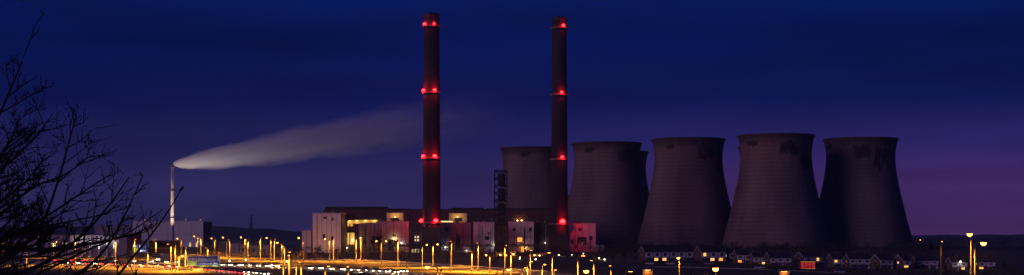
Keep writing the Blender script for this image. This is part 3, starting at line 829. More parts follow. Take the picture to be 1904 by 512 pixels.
def big_sign():
    Y = 655; s = Y/F; x0, x1 = PX(348.5, Y), PX(409, Y); cx = (x0+x1)/2; w = (x1-x0)/2
    root = thing('road_sign', 'wide blue and green motorway direction sign beside the road', 'road sign', (cx, Y, 0))
    z = lambda py: PZ(py, Y)
    for q in (-.8, -.27, .27, .8):
        MB().tube([(q*w, .25, -.1), (q*w, .25, z(476.6))], .12, 8).build('post', M['galv'], root)
    board(root, 'back_board', -w, w, z(498), z(476), M['signwhite'])
    u = board(root, 'upper_panel', -w+.25, w-.9, z(485.2), z(477), M['signblue'], -.13, -.102)
    l = board(root, 'lower_panel', -w+3.9, w-.25, z(493.4), z(486), M['signblue'], -.13, -.102)
    t = board(root, 'green_tab', -w+.2, -w+3.85, z(493.2), z(486), M['signgreen'], -.13, -.102)
    gb = board(root, 'green_band', -w+.2, w-.25, z(497.7), z(493.8), M['signgreen'], -.13, -.102)
    lettering(u, 'A1 (M62)  Pontefract  Barnsley', -w+.6, z(483.4), 1.0, M['signwhite'], -.145, 2*w-2.4)
    lettering(l, 'Pontefract  Leeds  (M62)', -w+4.3, z(492), 1.1, M['signwhite'], -.145, 2*w-5.2)
    lettering(t, 'A162', -w+.6, z(492.2), 1.1, M['signwhite'], -.145, 2.7)
    # row of lamps lighting the sign from below
    for q in (-.66, 0, .66):
        lp = MB().box(-.35, .35, -1.6, -1.3, .35, .5).tube([(0, .2, .2), (0, -1.4, .38)], .05, 5).build('sign_lamp', M['steel'], root, False, (q*w, 0, 0))
        MB().box(-.3, .3, -1.58, -1.32, .505, .52).build('lens', E['white'], lp)
        light('sign_light', 'AREA', 50, (1, .9, .72), lp, (0, -1.5, .7), rot=(R(150), 0, 0))
big_sign()
def small_sign(px0, px1, py0, py1, Y, lab, bm, lines, m=None, posts=2, back=None):
    x0, x1 = PX(px0, Y), PX(px1, Y); w = (x1-x0)/2; z0, z1 = PZ(py1, Y), PZ(py0, Y)
    root = thing('road_sign', lab, 'road sign', ((x0+x1)/2, Y, 0))
    for k in range(posts):
        q = (-.7 if k == 0 else .7) if posts == 2 else 0
        MB().tube([(q*w, .15, -.1), (q*w, .15, z1-.1)], .09, 8).build('post', M['galv'], root)
    b = board(root, 'board', -w, w, z0, z1, bm)
    n = len(lines); hh = (z1-z0)/n
    for i, tx in enumerate(lines):
        lettering(b, tx, -w*.9, z1-hh*(i+.8), hh*.75, M['signwhite'], -.115, w*1.75)
    return root, b, w, z0, z1
small_sign(333, 356.5, 496, 505, 610, 'small black sign with two lines of white lettering below the big road sign', M['signback'], ['Motorway traffic', 'Services A1 (M)'])
small_sign(282, 298, 469.5, 480.5, 800, 'dark sign with three short lines of white lettering left of the pale chimney', M['signback'], ['Doncaster', 'Selby A63', 'Ferrybridge'])
r_, b_, w_, z0_, z1_ = small_sign(246, 274, 454, 469.5, 860, 'blue road sign with a yellow-green corner panel near the cream tanker', M['signblue'], ['A1 M62', 'The North'])
board(r_, 'green_tab', -w_, -w_*.25, z0_, z0_+(z1_-z0_)*.55, M['signgreen'], -.15, -.125)
lp_ = MB().box(-.3, .3, -1.9, -1.6, .4, .55).build('sign_lamp', M['steel'], r_, False, (0, 0, z0_-1.0)); light('sign_light', 'AREA', 220, (1, .9, .72), lp_, (0, -1.8, .8), rot=(R(150), 0, 0))

# ================================================================= warehouse, low buildings
wh = block('warehouse', 'long low warehouse with floodlit white pillars behind the bare tree', 78, 236, 437, 1010, 40, M['clad3'], 20, M['clad3'], 'dark')
pl = None
for k, q in enumerate((140.6, 153.4, 168.6, 184.5, 199.4, 212.5)):
    x = PX(q, 1010)-wh.location.x
    if pl is None: pl = MB().box(-.42, .42, -1.0, -.15, 0, 13.4).build('pillar', M['white'], wh, False, (x, 0, 0))
    else: obj('pillar', pl.data, wh, (x, 0, 0))
    fl = MB().box(-.25, .25, -.2, .2, 0, .25).build('floodlight', M['steel'], wh, False, (x, -5.5, .2))
    MB().box(-.2, .2, -.15, .15, .255, .28).build('lens', E['white'], fl)
    light('flood_light', 'SPOT', 6000, (1, .90, .82), fl, (0, 0, .6), .15, R(34), Vector((0, -4.7, -8)).to_track_quat('Z', 'Y').to_euler())
for q in (96, 116): win(wh, q, q+8, 452, 458, E['winpale'])
cb = block('low_building', 'low cream building lit by street lamps beneath the distant pylon', 446, 501, 458, 1090, 16, M['cream'], 11, M['cream'])
for q in (450, 460, 470, 482): win(cb, q, q+3.5, 463, 468)
win(cb, 489, 493, 464, 475, M['glass'], 'door')
cb2 = block('low_building', 'pale grey shed left of the low cream building', 427, 445, 455, 1120, 18, M['clad2'], 9, M['clad2'])
ob = block('low_building', 'dark red-brown building with a pale band at the foot of the slim chimney', 277, 326, 449, 1060, 18, M['brickdark'], 12, M['brickdark'])
MB().box(-8.2, 8.2, -.12, -.003, PZ(462.5, 1060), PZ(461, 1060)).build('pale_band', M['white'], ob)
for q in (283, 294, 305): win(ob, q, q+5, 453, 458)
lb = block('low_building', 'grey low building half hidden by the bare tree at the left edge', 10, 70, 445, 1060, 25, M['clad2'], 15, M['clad2'])
for k, (a, b, c, lab) in enumerate(((923, 936, 471, 'small brick shed glowing orange in front of the lattice tower'), (990, 1017, 472.5, 'long low brick shed lit bright orange before the dark ductwork'), (950, 959, 470, 'narrow orange-lit brick kiosk between the lattice tower and the doorway'))):
    sh = block('brick_shed', lab, a, b, c, 1080, 8, M['brick'], 0)
    win(sh, a+2, a+4, c+4, c+7); win(sh, b-5, b-2.5, c+3, c+8, M['steel'], 'door')
    walllamp(sh, (a+b)/2, c+3, E['flood'], 2600, (1, .36, .04), -1.6)
    if b-a > 20: walllamp(sh, a+4, c+2.5, E['flood'], 1800, (1, .45, .08), -1.6); walllamp(sh, b-5, c+5, E['flood'], 1800, (1, .45, .08), -1.6)

# yard lamps dotted about the foot of the works
YARD = [(941, 477.5, 1040, 'flood'), (967, 486, 930, 'flood'), (966.5, 492, 880, 'white'), (996, 493, 860, 'white'), (1039.5, 475.5, 1050, 'flood'), (1063, 476, 1060, 'white'),
        (1085, 472, 1100, 'white'), (1114, 488, 900, 'flood'), (1124, 494.5, 850, 'white'), (427, 492, 800, 'white'), (457, 487, 840, 'white'), (1711, 446.6, 1900, 'sodium_big'), (1786, 487, 720, 'white'), (1765, 486, 740, 'white')]
MASTS = [(592, 461), (612, 459), (672, 462), (716, 460), (748, 458), (824, 462), (858, 463), (898, 462), (954, 462), (1010, 464), (1066, 462), (1098, 463)]  # row of masts added to make the works walls warmer and brighter
ylab = ['beside the orange-lit shed under the lattice tower', 'under the orange doorway, upper of two', 'under the orange doorway, lower of two', 'below the long orange-lit shed',
        'bright greenish, at the foot of the single-lamp chimney', 'right of the brightest one at the chimney foot', 'in front of the dark wall under the square window', 'upper of two near the right-hand works annex',
        'lower of two near the right-hand works annex', 'on the verge just right of the big road sign', 'on the verge below the low cream building', 'far off on the skyline right of the last cooling tower', 'right of two beside the pole on the right', 'left of two beside the pole on the right']
for (px, py, Y, m), lab in zip(YARD, ylab):
    x = PX(px, Y); z = PZ(py, Y); zb = g(x, Y); h = max(z-zb, .9)
    o = thing('yard_lamp', f'small yard lamp {lab}', 'lamp', (x, Y, zb), 0, 'small yard lamps')
    MB().tube([(0, 0, 0), (0, 0, h-.2)], .06, 6).build('pole', M['steel'], o)
    MB().lathe([(.05, h-.25), (.28, h-.2), (.34, h), (.22, h+.22), (.02, h+.3)], 10).build('globe', E[m], o, True)
    light('yard_light', 'POINT', 140 if m != 'flood' else 900, FL if m != 'white' else (1, .86, .7), o, (0, -.7, h), .2)

mlab = ['below the left edge of the tall panelled works', 'below the right half of the tall panelled works', 'at the left end of the blue-grey works', 'below the twin-headed lamp', 'left of the paired-lamp chimney foot',
        'right of the paired-lamp chimney foot', 'before the dark loading door right of the paired-lamp chimney', 'before the ribbed silo block', 'before the orange-lit doorway', 'before the dark ductwork', 'left below the square window', 'right below the square window']
for (px, py), lab in zip(MASTS, mlab):
    Y = 1262; x = PX(px, Y); h = PZ(py, Y)
    o = thing('added_flood_mast', f'short floodlight mast {lab}', 'lamp', (x, Y, 0), 0, 'floodlight masts before the works')
    MB().tube([(0, 0, 0), (0, 0, h)], .10, 6).build('pole', M['steel'], o)
    hd = MB().box(-.5, .5, -.2, .15, h, h+.45).build('floodlight', M['steel'], o)
    MB().box(-.42, .42, .152, .18, h+.05, h+.40).build('lens', E['flood'], hd)
    light('flood_light', 'SPOT', {592: 6500, 612: 5200, 954: 4200, 1098: 2200, 1066: 1500}.get(px, 1100), (1, .36, .07), hd, (0, .5, h+.3), .2, R(140), (R(100), 0, 0))

# ================================================================= terraced houses
def terrace(lab, px0, px1, ridge_y, eave_y, base_y, Y, nb, rz, lit=(), litup=(), gable_w=8.0, dark=False, name='terraced_house'):
    a = R(rz)
    wid = (PX(px1, Y)-PX(px0, Y))/math.cos(a)
    ze, zr = PZ(eave_y, Y), PZ(ridge_y, Y)
    z0 = g(PX((px0+px1)/2, Y), Y)-.05
    root = thing(name, lab, 'house', (PX(px0, Y), Y, z0), a, 'terraced houses below the cooling towers')
    e, r, D = ze-z0, zr-z0, gable_w
    e = max(e, 3.8); r = max(r, e+2.2)
    MB().prism([(0, 0), (D, 0), (D, e), (D/2, r-.12), (0, e)], 'x', 0, wid).build('wall', M['brickdark'], root)
    k = (r-e)/(D/2); ov = .35
    roof = MB()
    roof.prism([(-ov, e-ov*k+.05), (D/2, r+.02), (D/2, r+.22), (-ov, e-ov*k+.25)], 'x', -.25, wid+.25)
    roof.prism([(D+ov, e-ov*k+.05), (D/2+.003, r+.02), (D/2+.003, r+.22), (D+ov, e-ov*k+.25)], 'x', -.25, wid+.25)
    rf = roof.build('roof', M['slate'], root)
    MB().tube([(-.2, D/2, r+.22), (wid+.2, D/2, r+.22)], .13, 6).build('ridge_tile', M['brickdark'], rf)
    for xx in (-.30, wid+.26):
        MB().prism([(-ov, e-ov*k-.12), (D/2, r-.15), (D/2, r+.10), (-ov, e-ov*k+.14)], 'x', xx, xx+.045).prism([(D+ov, e-ov*k-.12), (D/2+.003, r-.15), (D/2+.003, r+.10), (D+ov, e-ov*k+.14)], 'x', xx, xx+.045).build('barge_board', M['white'], root)
    MB().box(0, wid, -ov-.12, -ov+.0, e-ov*k-.02, e-ov*k+.12).build('gutter', M['white'], root)
    st = wid/nb; b = st/2-.14; mid = e*.48
    rnd = random.Random(int(px0))
    for i in range(nb):
        cx = st*(i+.5)
        MB().box(cx-b, cx+b, -.10, -.003, mid, e-.15).build('cladding_panel', M['pvc'], root)
        if i: MB().box(st*i-.10, st*i+.10, -.16, -.004, .05, e-.1).build('party_pier', M['brickdark'], root)
        for (xa, xb, za, zb, up) in ((cx-.85, cx+.55, mid+.75, e-.5, True), (cx-b+.5, cx+.45, .75, mid-.25, False)):
            if zb-za < .5: zb = za+.6
            w = MB().box(xa-.09, xb+.09, -.17, -.104 if up else -.004, za-.09, zb+.09).build('window', M['frame'], root)
            on = (i in litup) if up else (i in lit)
            pm = (E['win'] if rnd.random() < .6 else E['winhot']) if on else M['glass']
            xm = (xa+xb)/2
            MB().box(xa, xm-.04, -.19, -.172, za, zb).build('pane', pm, w); MB().box(xm+.04, xb, -.19, -.172, za, zb).build('pane', pm, w)
        d = MB().box(cx+b-1.15, cx+b-.2, -.12, -.004, .05, 2.1).build('door', M['white'] if rnd.random() < .5 else M['blue'], root)
        MB().box(cx+b-1.0, cx+b-.35, -.14, -.122, 1.35, 1.9).build('pane', M['glass'], d)
    for q in ([.17, .62] if nb > 3 else [.5]):
        MB().box(-.45, .45, -.35, .35, -.8, 1.0).box(-.2, .2, -.2, .2, 1.0, 1.35).build('chimney_stack', M['brickdark'], rf, False, (wid*q, D/2, r))
    # gable-end window
    gw = MB().box(-.06, -.004, D*.42, D*.58, e*.62, e*.62+1.1).build('gable_window', M['frame'], root)
    MB().box(-.08, -.062, D*.43, D*.57, e*.62+.08, e*.62+1.02).build('pane', E['winpale'] if rnd.random() < .4 else M['glass'], gw)
    return root
terrace('long white-fronted terrace with two yellow-lit ground-floor windows, leftmost of the terraces', 1199, 1293, 457, 469, 487, 800, 6, 17, (1, 2), (), 8)
terrace('long gable-ended terrace with an orange-lit upstairs window at its left end', 1303, 1352, 457.5, 469, 488, 800, 3, 17, (1, 2), (0,), 8)
terrace('short dark-roofed terrace stepping down right of the orange-lit upstairs window', 1354, 1369, 463, 471, 490, 806, 1, 6, (), (), 8)
terrace('pair of stepped-down houses with one orange-lit ground-floor window', 1370, 1398, 466, 474.5, 491, 792, 2, 6, (0,), (), 8)
terrace('two-bay white house pair with a wide yellow-lit lower window', 1400, 1429, 470, 479, 495, 785, 2, 6, (1,), (), 8)
terrace('three-bay white terrace left of the red-lit shop', 1431, 1473, 469, 480, 496, 775, 3, 8, (), (), 8)
terrace('gabled terrace with an orange-lit upper window behind the red-lit shop', 1494, 1533, 469, 478, 496, 800, 2, 22, (), (1,), 8)
terrace('low white house with a yellow-lit window under the last cooling tower', 1548, 1577, 472, 482, 497, 780, 2, 10, (), (0,), 7)
terrace('three-bay white terrace under the last cooling tower, right of the yellow-lit window', 1579, 1620, 472, 482, 498, 770, 3, 8, (), (), 7)
terrace('dark gabled house right of the last white terrace, with bluish roof', 1636, 1664, 474, 484, 498, 760, 2, 24, (), (), 7, True)
terrace('dark gabled house with one small yellow window at the end of the row', 1679, 1697, 474, 485, 498, 760, 1, 26, (0,), (), 7, True)
terrace('long dark low house row left of the tall pole on the right', 1704, 1746, 478, 487, 500, 770, 3, 5, (), (), 7, True)
terrace('small dark house with orange window beyond the pair of bright lamps', 1770, 1800, 480, 489, 502, 720, 2, 8, (1,), (), 7, True)
terrace('small dark house with a lit window right of the pair of bright lamps', 1818, 1850, 481, 489, 502, 730, 2, -8, (0,), (), 7, True)
fb = block('tower_block', 'far squat tower block left of the pair of bright lamps', 1738, 1750, 455, 1500, 20, M['brick'], 0)
for a in (1740, 1744):
    for c in (457, 461): win(fb, a, a+2, c, c+2)

# red-lit shop
def shop():
    Y = 745; x0, x1 = PX(1489, Y), PX(1516, Y); w = (x1-x0)/2; cx = (x0+x1)/2; z0 = g(cx, Y)
    root = thing('shop', 'small flat-roofed shop with a glowing red front below the gabled terrace', 'shop', (cx, Y, z0))
    MB().box(-w, w, .4, 6, -.1, 3.5).build('wall', M['brickdark'], root)
    MB().box(-w-.2, w+.2, -.4, 6.2, 3.5, 3.8).build('roof', M['darkroof'], root)
    for i in range(4):
        a = -w+2*w*i/4
        f = MB().box(a+.06, a+2*w/4-.06, .2, .398, .3, 3.2).build('shop_window', M['steel'], root)
        MB().box(a+.16, a+2*w/4-.16, .15, .198, .42, 3.1).build('pane', E['redfront'], f)
    MB().box(-w, w, -.12, .14, 3.22, 3.48).build('fascia_lamp', emit('fascia_lens', (1, .35, .06), .5), root)
    MB().box(-w, w, .0, .14, .05, .3).build('sill_lamp', emit('sill_lens', (1, .3, .05), .5), root)
shop()
def shelter(px0, px1, py0, lab, Y):
    x0, x1 = PX(px0, Y), PX(px1, Y); w = (x1-x0)/2; cx = (x0+x1)/2; z0 = g(cx, Y); h = PZ(py0, Y)-z0
    root = thing('bus_shelter', lab, 'bus shelter', (cx, Y, z0), 0, 'lit bus shelters')
    MB().box(-w-.15, w+.15, -.3, 1.6, h-.14, h).build('roof', M['galv'], root)
    for x in (-w, w):
        for y in (0, 1.4): MB().tube([(x, y, 0), (x, y, h-.14)], .06, 6).build('post', M['galv'], root)
    MB().box(-w+.1, w-.1, 1.38, 1.42, .3, h-.3).build('back_panel', M['brick'], root)
    MB().box(-w-.02, -w+.02, .1, 1.3, .3, h-.3).build('side_panel', M['brick'], root)
    MB().box(-w*.8, w*.8, .9, 1.2, .45, .52).build('bench', M['steel'], root)
    lp = MB().box(-w*.6, w*.6, .5, .7, h-.22, h-.15).build('strip_lamp', E['shelter'], root)
    light('shelter_light', 'POINT', 260, (1, .42, .08), lp, (0, .4, h-.7), .2)
shelter(1196, 1213, 501.5, 'orange-lit bus shelter below the leftmost white-fronted terrace', 480)
shelter(1450, 1468, 504.5, 'orange-lit bus shelter below the three-bay white terrace', 480)

# garden fences in front of the terraces
def fence(pp, lab, h=1.5):
    pts = [ground_at(*p) for p in pp]; pts = [Vector((p.x, p.y, g(p.x, p.y))) for p in pts]
    root = thing('garden_fence', lab, 'fence', pts[0], 0, 'garden fences below the terraces')
    me = None
    for a, b in zip(pts, pts[1:]):
        d = b-a; n = max(1, int(d.length/1.9))
        for i in range(n):
            p = a+d*(i+.5)/n; p.z = g(p.x, p.y)
            if me is None:
                me = MB().box(-.9, .9, -.03, .03, .1, h).box(-.97, -.90, -.05, .05, -.1, h+.1).build('fence_panel', M['scrub'], root, False, p-pts[0]); me.rotation_euler.z = math.atan2(d.y, d.x); me = me.data
            else:
                o = obj('fence_panel', me, root, p-pts[0], math.atan2(d.y, d.x))
fence([(1195, 491), (1300, 490.5), (1352, 491)], 'dark board fence along the front of the long white-fronted terraces')
fence([(1372, 494), (1430, 498), (1476, 499.5)], 'dark board fence before the stepped white houses')
fence([(1545, 500), (1622, 501.5)], 'dark board fence before the white houses under the last cooling tower')

# ================================================================= vehicles
def car_paint(i):
    cols = [(.55, .55, .56), (.03, .03, .035), (.30, .31, .33), (.08, .10, .20), (.30, .03, .03), (.62, .62, .60), (.12, .13, .13)]
    return mat('car_paint', cols[i], tuple(v*.9 for v in cols[i]), 3, .35)
CARP = [car_paint(i) for i in range(7)]; CARN = ['silver', 'black', 'grey', 'dark blue', 'red', 'white', 'dark grey']
def make_car(i, lit=True):
    root = thing('car', '', 'car')
    side = [(-2.1, .35), (-2.15, .75), (-1.95, .95), (-1.2, 1.0), (-.55, 1.42), (.75, 1.45), (1.5, 1.05), (2.05, .95), (2.12, .6), (2.05, .35)]
    # nose at -x
    MB().prism([(-2.05, .32), (-2.15, .60), (-2.08, .80), (-1.15, .98), (1.95, 1.02), (2.12, .85), (2.12, .45), (2.02, .32)], 'y', -.86, .86).build('body', CARP[i], root)
    cab = MB()
    lo = [(-1.1, .98), (1.75, 1.02)]; hi = [(-.45, 1.45), (1.25, 1.47)]
    v = [(-1.1,-.82,.97),(1.8,-.82,1.0),(1.8,.82,1.0),(-1.1,.82,.97),(-.35,-.66,1.46),(1.25,-.66,1.48),(1.25,.66,1.48),(-.35,.66,1.46)]
    cab.v = v; cab.f = [(4,5,6,7),(0,1,5,4),(1,2,6,5),(2,3,7,6),(3,0,4,7)]
    cb_ = cab.build('cabin_glass', M['glass'], root)
    MB().box(-.3, 1.2, -.6, .6, 1.482, 1.52).build('roof', CARP[i], root)
    wh_ = None
    for x in (-1.32, 1.32):
        for s in (-1, 1):
            w = MB(); w.tube([(0, -.11, 0), (0, .11, 0)], .33, 12)
            o = w.build('wheel', M['tyre'], root, False, (x, s*.80, .33))
            MB().tube([(0, -.125, 0), (0, .125, 0)], .19, 8).build('rim', M['rim'], o)
    for s in (-1, 1):
        MB().box(-2.19, -2.10, s*.62-.21, s*.62+.21, .60, .80).build('headlight', E['head'] if lit else M['glass'], root)
        MB().box(2.10, 2.17, s*.66-.18, s*.66+.18, .66, .88).build('tail_light', E['tail'] if lit else M['redpaint'], root)
        MB().box(-.95, -.75, s*.95-.08, s*.95+.08, .98, 1.12).build('mirror', CARP[i], root)
    MB().box(-2.17, -2.13, -.35, .35, .40, .55).build('grille', M['steel'], root)
    return root
PROTO = {}
def place_car(path, s, d, toward, i, lab, grp):
    """s: arc position along path in metres"""
    acc = 0
    for a, b in zip(path, path[1:]):
        l = (b-a).length
        if acc+l >= s:
            t = (s-acc)/l; p = a+(b-a)*t; dr = (b-a).normalized(); break
        acc += l
    else: return
    nrm = Vector((-dr.y, dr.x, 0)); p = p+nrm*d
    if i not in PROTO: o = PROTO[i] = make_car(i)
    else: o = copy_tree(PROTO[i])
    ang = math.atan2(dr.y, dr.x)
    o.location = (p.x, p.y, g(p.x, p.y)+.06); o.rotation_euler.z = ang+math.pi if toward else ang
    tag(o, lab, 'car', grp)
    if toward: light('headlight_beam', 'SPOT', 5000, (1, .66, .28), o, (-2.35, 0, .75), .15, R(80), (0, R(82), 0))
def arc(path, px):
    acc = 0
    for a, b in zip(path, path[1:]):
        if a.x/a.y*F+952 >= px: return acc
        acc += (b-a).length
    return acc
rc = random.Random(11)
def stream(path, pxa, pxb, d, toward, gap, desc, grp):
    s, e = arc(path, pxa), arc(path, pxb); k = 0
    while s < e:
        i = rc.choice([0, 0, 1, 2, 2, 3, 4, 5, 5, 6])
        place_car(path, s, d+rc.uniform(-.25, .25), toward, i, f'{CARN[i]} car, {"headlights" if toward else "tail lights"} lit, {ORD[k]} from left in {desc}', grp)
        s += gap*rc.uniform(.8, 1.35); k += 1
stream(R3, 190, 330, 3.6, True, 13, 'cars behind twigs', 'cars coming along the main road')
stream(R3, 418, 516, -3.4, True, 6.8, 'the queue right of the big sign', 'cars coming along the main road')
stream(R3, 428, 512, 0.1, True, 7.0, 'middle lane right of big sign', 'cars coming along the main road')
stream(R3, 585, 742, -3.4, True, 8.0, 'traffic below the panelled works', 'cars coming along the main road')
stream(R3, 655, 735, 3.4, True, 10.0, 'lane below the twin-headed lamp', 'cars coming along the main road')
stream(R1, 95, 345, 2.6, True, 7.6, 'stream behind the bare tree', 'cars on the near road')
stream(R1, 100, 345, -2.6, False, 12, 'stream behind the bare tree', 'cars on the near road')
stream(R1, 348, 470, -2.6, False, 6.5, 'queue under the big sign', 'cars on the near road')
stream(R1, 362, 480, 2.6, True, 6.5, 'queue under the big sign', 'cars on the near road')
stream(R3, 100, 190, -3.4, False, 9.5, 'row below the white pillars', 'cars coming along the main road')

for k, (px, i, lab) in enumerate(((1208, 5, 'white parked car before the left end of the long white-fronted terrace'), (1246, 0, 'silver parked car before the middle of the long white-fronted terrace'), (1281, 3, 'dark blue parked car before the right end of the long white-fronted terrace'),
                       (1318, 2, 'grey parked car before the orange-lit upstairs window terrace'), (1412, 5, 'white parked car before the wide yellow-lit lower window'), (1458, 4, 'red parked car before the three-bay white terrace'), (1562, 0, 'silver parked car below the last cooling tower'))):
    o = make_car(i, False); p = ground_at(px, 493 if px < 1352 else 501); o.location = (p.x, p.y, g(p.x, p.y)+.02); o.rotation_euler.z = R(4*k-8+(180 if k % 3 == 0 else 0))
    tag(o, lab, 'car', 'parked cars below the terraces')
def lorry(px, py, lab, tank, rz):
    p = ground_at(px, py)
    root = thing('lorry', lab, 'lorry', (p.x, p.y, .06), R(rz))
    MB().prism([(-4.9, .5), (-5.0, 1.6), (-4.75, 3.0), (-3.1, 3.2), (-3.1, .5)], 'y', -1.2, 1.2).build('cab', M['white'], root)
    MB().prism([(-5.02, 1.75), (-4.80, 2.85), (-4.76, 2.85), (-4.98, 1.75)], 'y', -1.05, 1.05).build('windscreen', M['glass'], root)
    MB().box(-3.0, 7, -.5, .5, .75, 1.0).build('chassis', M['steel'], root)
    if tank:
        t = MB(); t.tube([(-2.8, 0, 2.3), (-2.5, 0, 2.3), (6.5, 0, 2.3), (6.9, 0, 2.3)], [.6, 1.25, 1.25, .6], 16); t.build('tank', M['tank'], root, True)
    else: MB().box(-2.7, 7, -1.25, 1.25, 1.02, 3.9).build('box_body', M['tank'], root)
    for x in (-4.0, -1.6, 4.2, 5.4):
        for s in (-1, 1):
            w = MB(); w.tube([(0, -.15, 0), (0, .15, 0)], .5, 12); w.build('wheel', M['tyre'], root, False, (x, s*1.0, .5))
    for s in (-1, 1):
        MB().box(-5.06, -4.97, s*.85-.25, s*.85+.25, .8, 1.1).build('headlight', E['head'], root)
        MB().box(7.0, 7.06, s*.9-.2, s*.9+.2, .8, 1.0).build('tail_light', E['tail'], root)
    return root
lorry(229, 478.5, 'cream tanker lorry lit by the lamps left of the blue sign', True, 4)
lorry(306, 486.3, 'lorry facing the camera with twin white headlights near the slim chimney', False, 60)

# ================================================================= vegetation
def twig_mass(mb, c, rx, ry, rz, n, r):
    """bare twigs: thin blades fanning up and out through a rounded volume"""
    for _ in range(n):
        a = r.uniform(0, 2*math.pi); q = math.sqrt(r.random()); h = r.random()**.8
        bx, by = c[0]+rx*q*math.cos(a)*.75, c[1]+ry*q*math.sin(a)*.75
        prof = math.sin(math.pi*min(1, h*.82+.16))
        p = Vector((c[0]+rx*q*math.cos(a)*prof, c[1]+ry*q*math.sin(a)*prof, c[2]+rz*h))
        d = Vector((math.cos(a)*q*.8+r.uniform(-.35, .35), math.sin(a)*q*.5, r.uniform(.5, 1.3))).normalized()
        l = rz*r.uniform(.16, .42); w = l*r.uniform(.03, .10)
        s = Vector((r.uniform(-1, 1), r.uniform(-1, 1), r.uniform(-.3, .3))).normalized()*w
        mb.poly([p-s, p+s, p+d*l])
def scrub(name, lab, n, area, hmin, hmax, seed, m, cat='scrub', blades=70):
    r = random.Random(seed); mb = MB()
    for _ in range(n):
        px = r.uniform(area[0], area[1]); py = r.uniform(area[2], area[3]); p = ground_at(px, py)
        h = r.uniform(hmin, hmax); w = h*r.uniform(.5, 1.0)
        twig_mass(mb, (p.x, p.y, g(p.x, p.y)-.2), w, w, h, blades, r)
    tag(mb.build(name, m), lab, cat, kind='stuff')
scrub('scrub', 'belt of dark bare scrub at the foot of the power station', 190, (556, 1190, 472.5, 486), 3.0, 6.2, 3, M['scrub'])
scrub('scrub', 'dark bare scrub between the low cream building and the works', 60, (380, 560, 474, 482), 2.0, 4.2, 4, M['scrub'])
scrub('scrub', 'dark hedges and gardens below the terraces', 200, (1120, 1900, 499, 530), 1.2, 2.8, 5, M['leafdark'])
scrub('scrub', 'dark tree line on the far right skyline', 150, (1690, 1960, 449, 462), 6, 11, 6, M['leafdark'], blades=50)
scrub('scrub', 'rough grass and scrub on the verges of the junction', 160, (560, 1130, 503, 530), .6, 1.6, 8, M['scrub'], blades=40)
scrub('scrub', 'dark trees behind the warehouse and road signs', 70, (-20, 330, 462, 470), 5, 9, 9, M['scrub'])
scrub('scrub', 'dark bushes between the terraces and the cooling tower bases', 190, (1110, 1720, 468, 474), 4.5, 8, 10, M['leafdark'])

def bare_tree(root, base, H, r, m, levels=3, thick=.16):
    trunk, crown = MB(), MB()
    def grow(p, d, l, rad, lev):
        pts = [p]; q = p.copy(); dd = d.copy()
        for _ in range(4):
            dd = (dd+Vector((r.uniform(-.22, .22), r.uniform(-.22, .22), r.uniform(-.05, .18)))).normalized(); q = q+dd*l/4; pts.append(q.copy())
        (trunk if lev == 0 else crown).tube(pts, [rad, rad*.85, rad*.7, rad*.55, rad*.3], 5 if lev < 2 else 3)
        if lev < levels:
            for k in range(r.randint(4, 6) if lev < 2 else 4):
                t = r.uniform(.35, 1); i = min(3, int(t*4)); s = pts[i]+(pts[i+1]-pts[i])*(t*4-i)
                a = r.uniform(0, 2*math.pi); nd = (dd*.8+Vector((math.cos(a), math.sin(a), .25))*.75).normalized()
                grow(s, nd, l*r.uniform(.45, .7), rad*.5, lev+1)
    grow(Vector((0, 0, 0)), Vector((0, 0, 1)), H*.55, thick, 0)
    trunk.build('trunk', m, root); crown.build('crown', m, root)
rt = random.Random(21)
for px, py, H, lab in ((1140, 489, 7, 'small bare tree left of the leftmost white-fronted terrace'), (1163, 490, 6, 'bare tree beside the left gable of the first terrace'),
                       (1182, 492, 5.5, 'low bare tree touching the left gable of the first terrace'), (1484, 499, 6, 'bare tree beside the red-lit shop'),
                       (1628, 501, 6.5, 'bare tree between the white terrace and the dark gabled house'), (1700, 501, 7, 'bare tree by the last dark gabled house'),
                       (1760, 503, 7, 'bare tree right of the tall pole'), (541, 486, 7, 'bare tree left of the brightest lamp by the works'), (640, 487, 6, 'bare tree under the yellow-lit opening'),
                       (1868, 504, 8, 'bare tree near the right edge of the picture')):
    p = ground_at(px, py)
    o = thing('bare_tree', lab, 'tree', (p.x, p.y, g(p.x, p.y)-.05), rt.uniform(0, 6))
    bare_tree(o, p, H, rt, M['bark'], 3, .14)

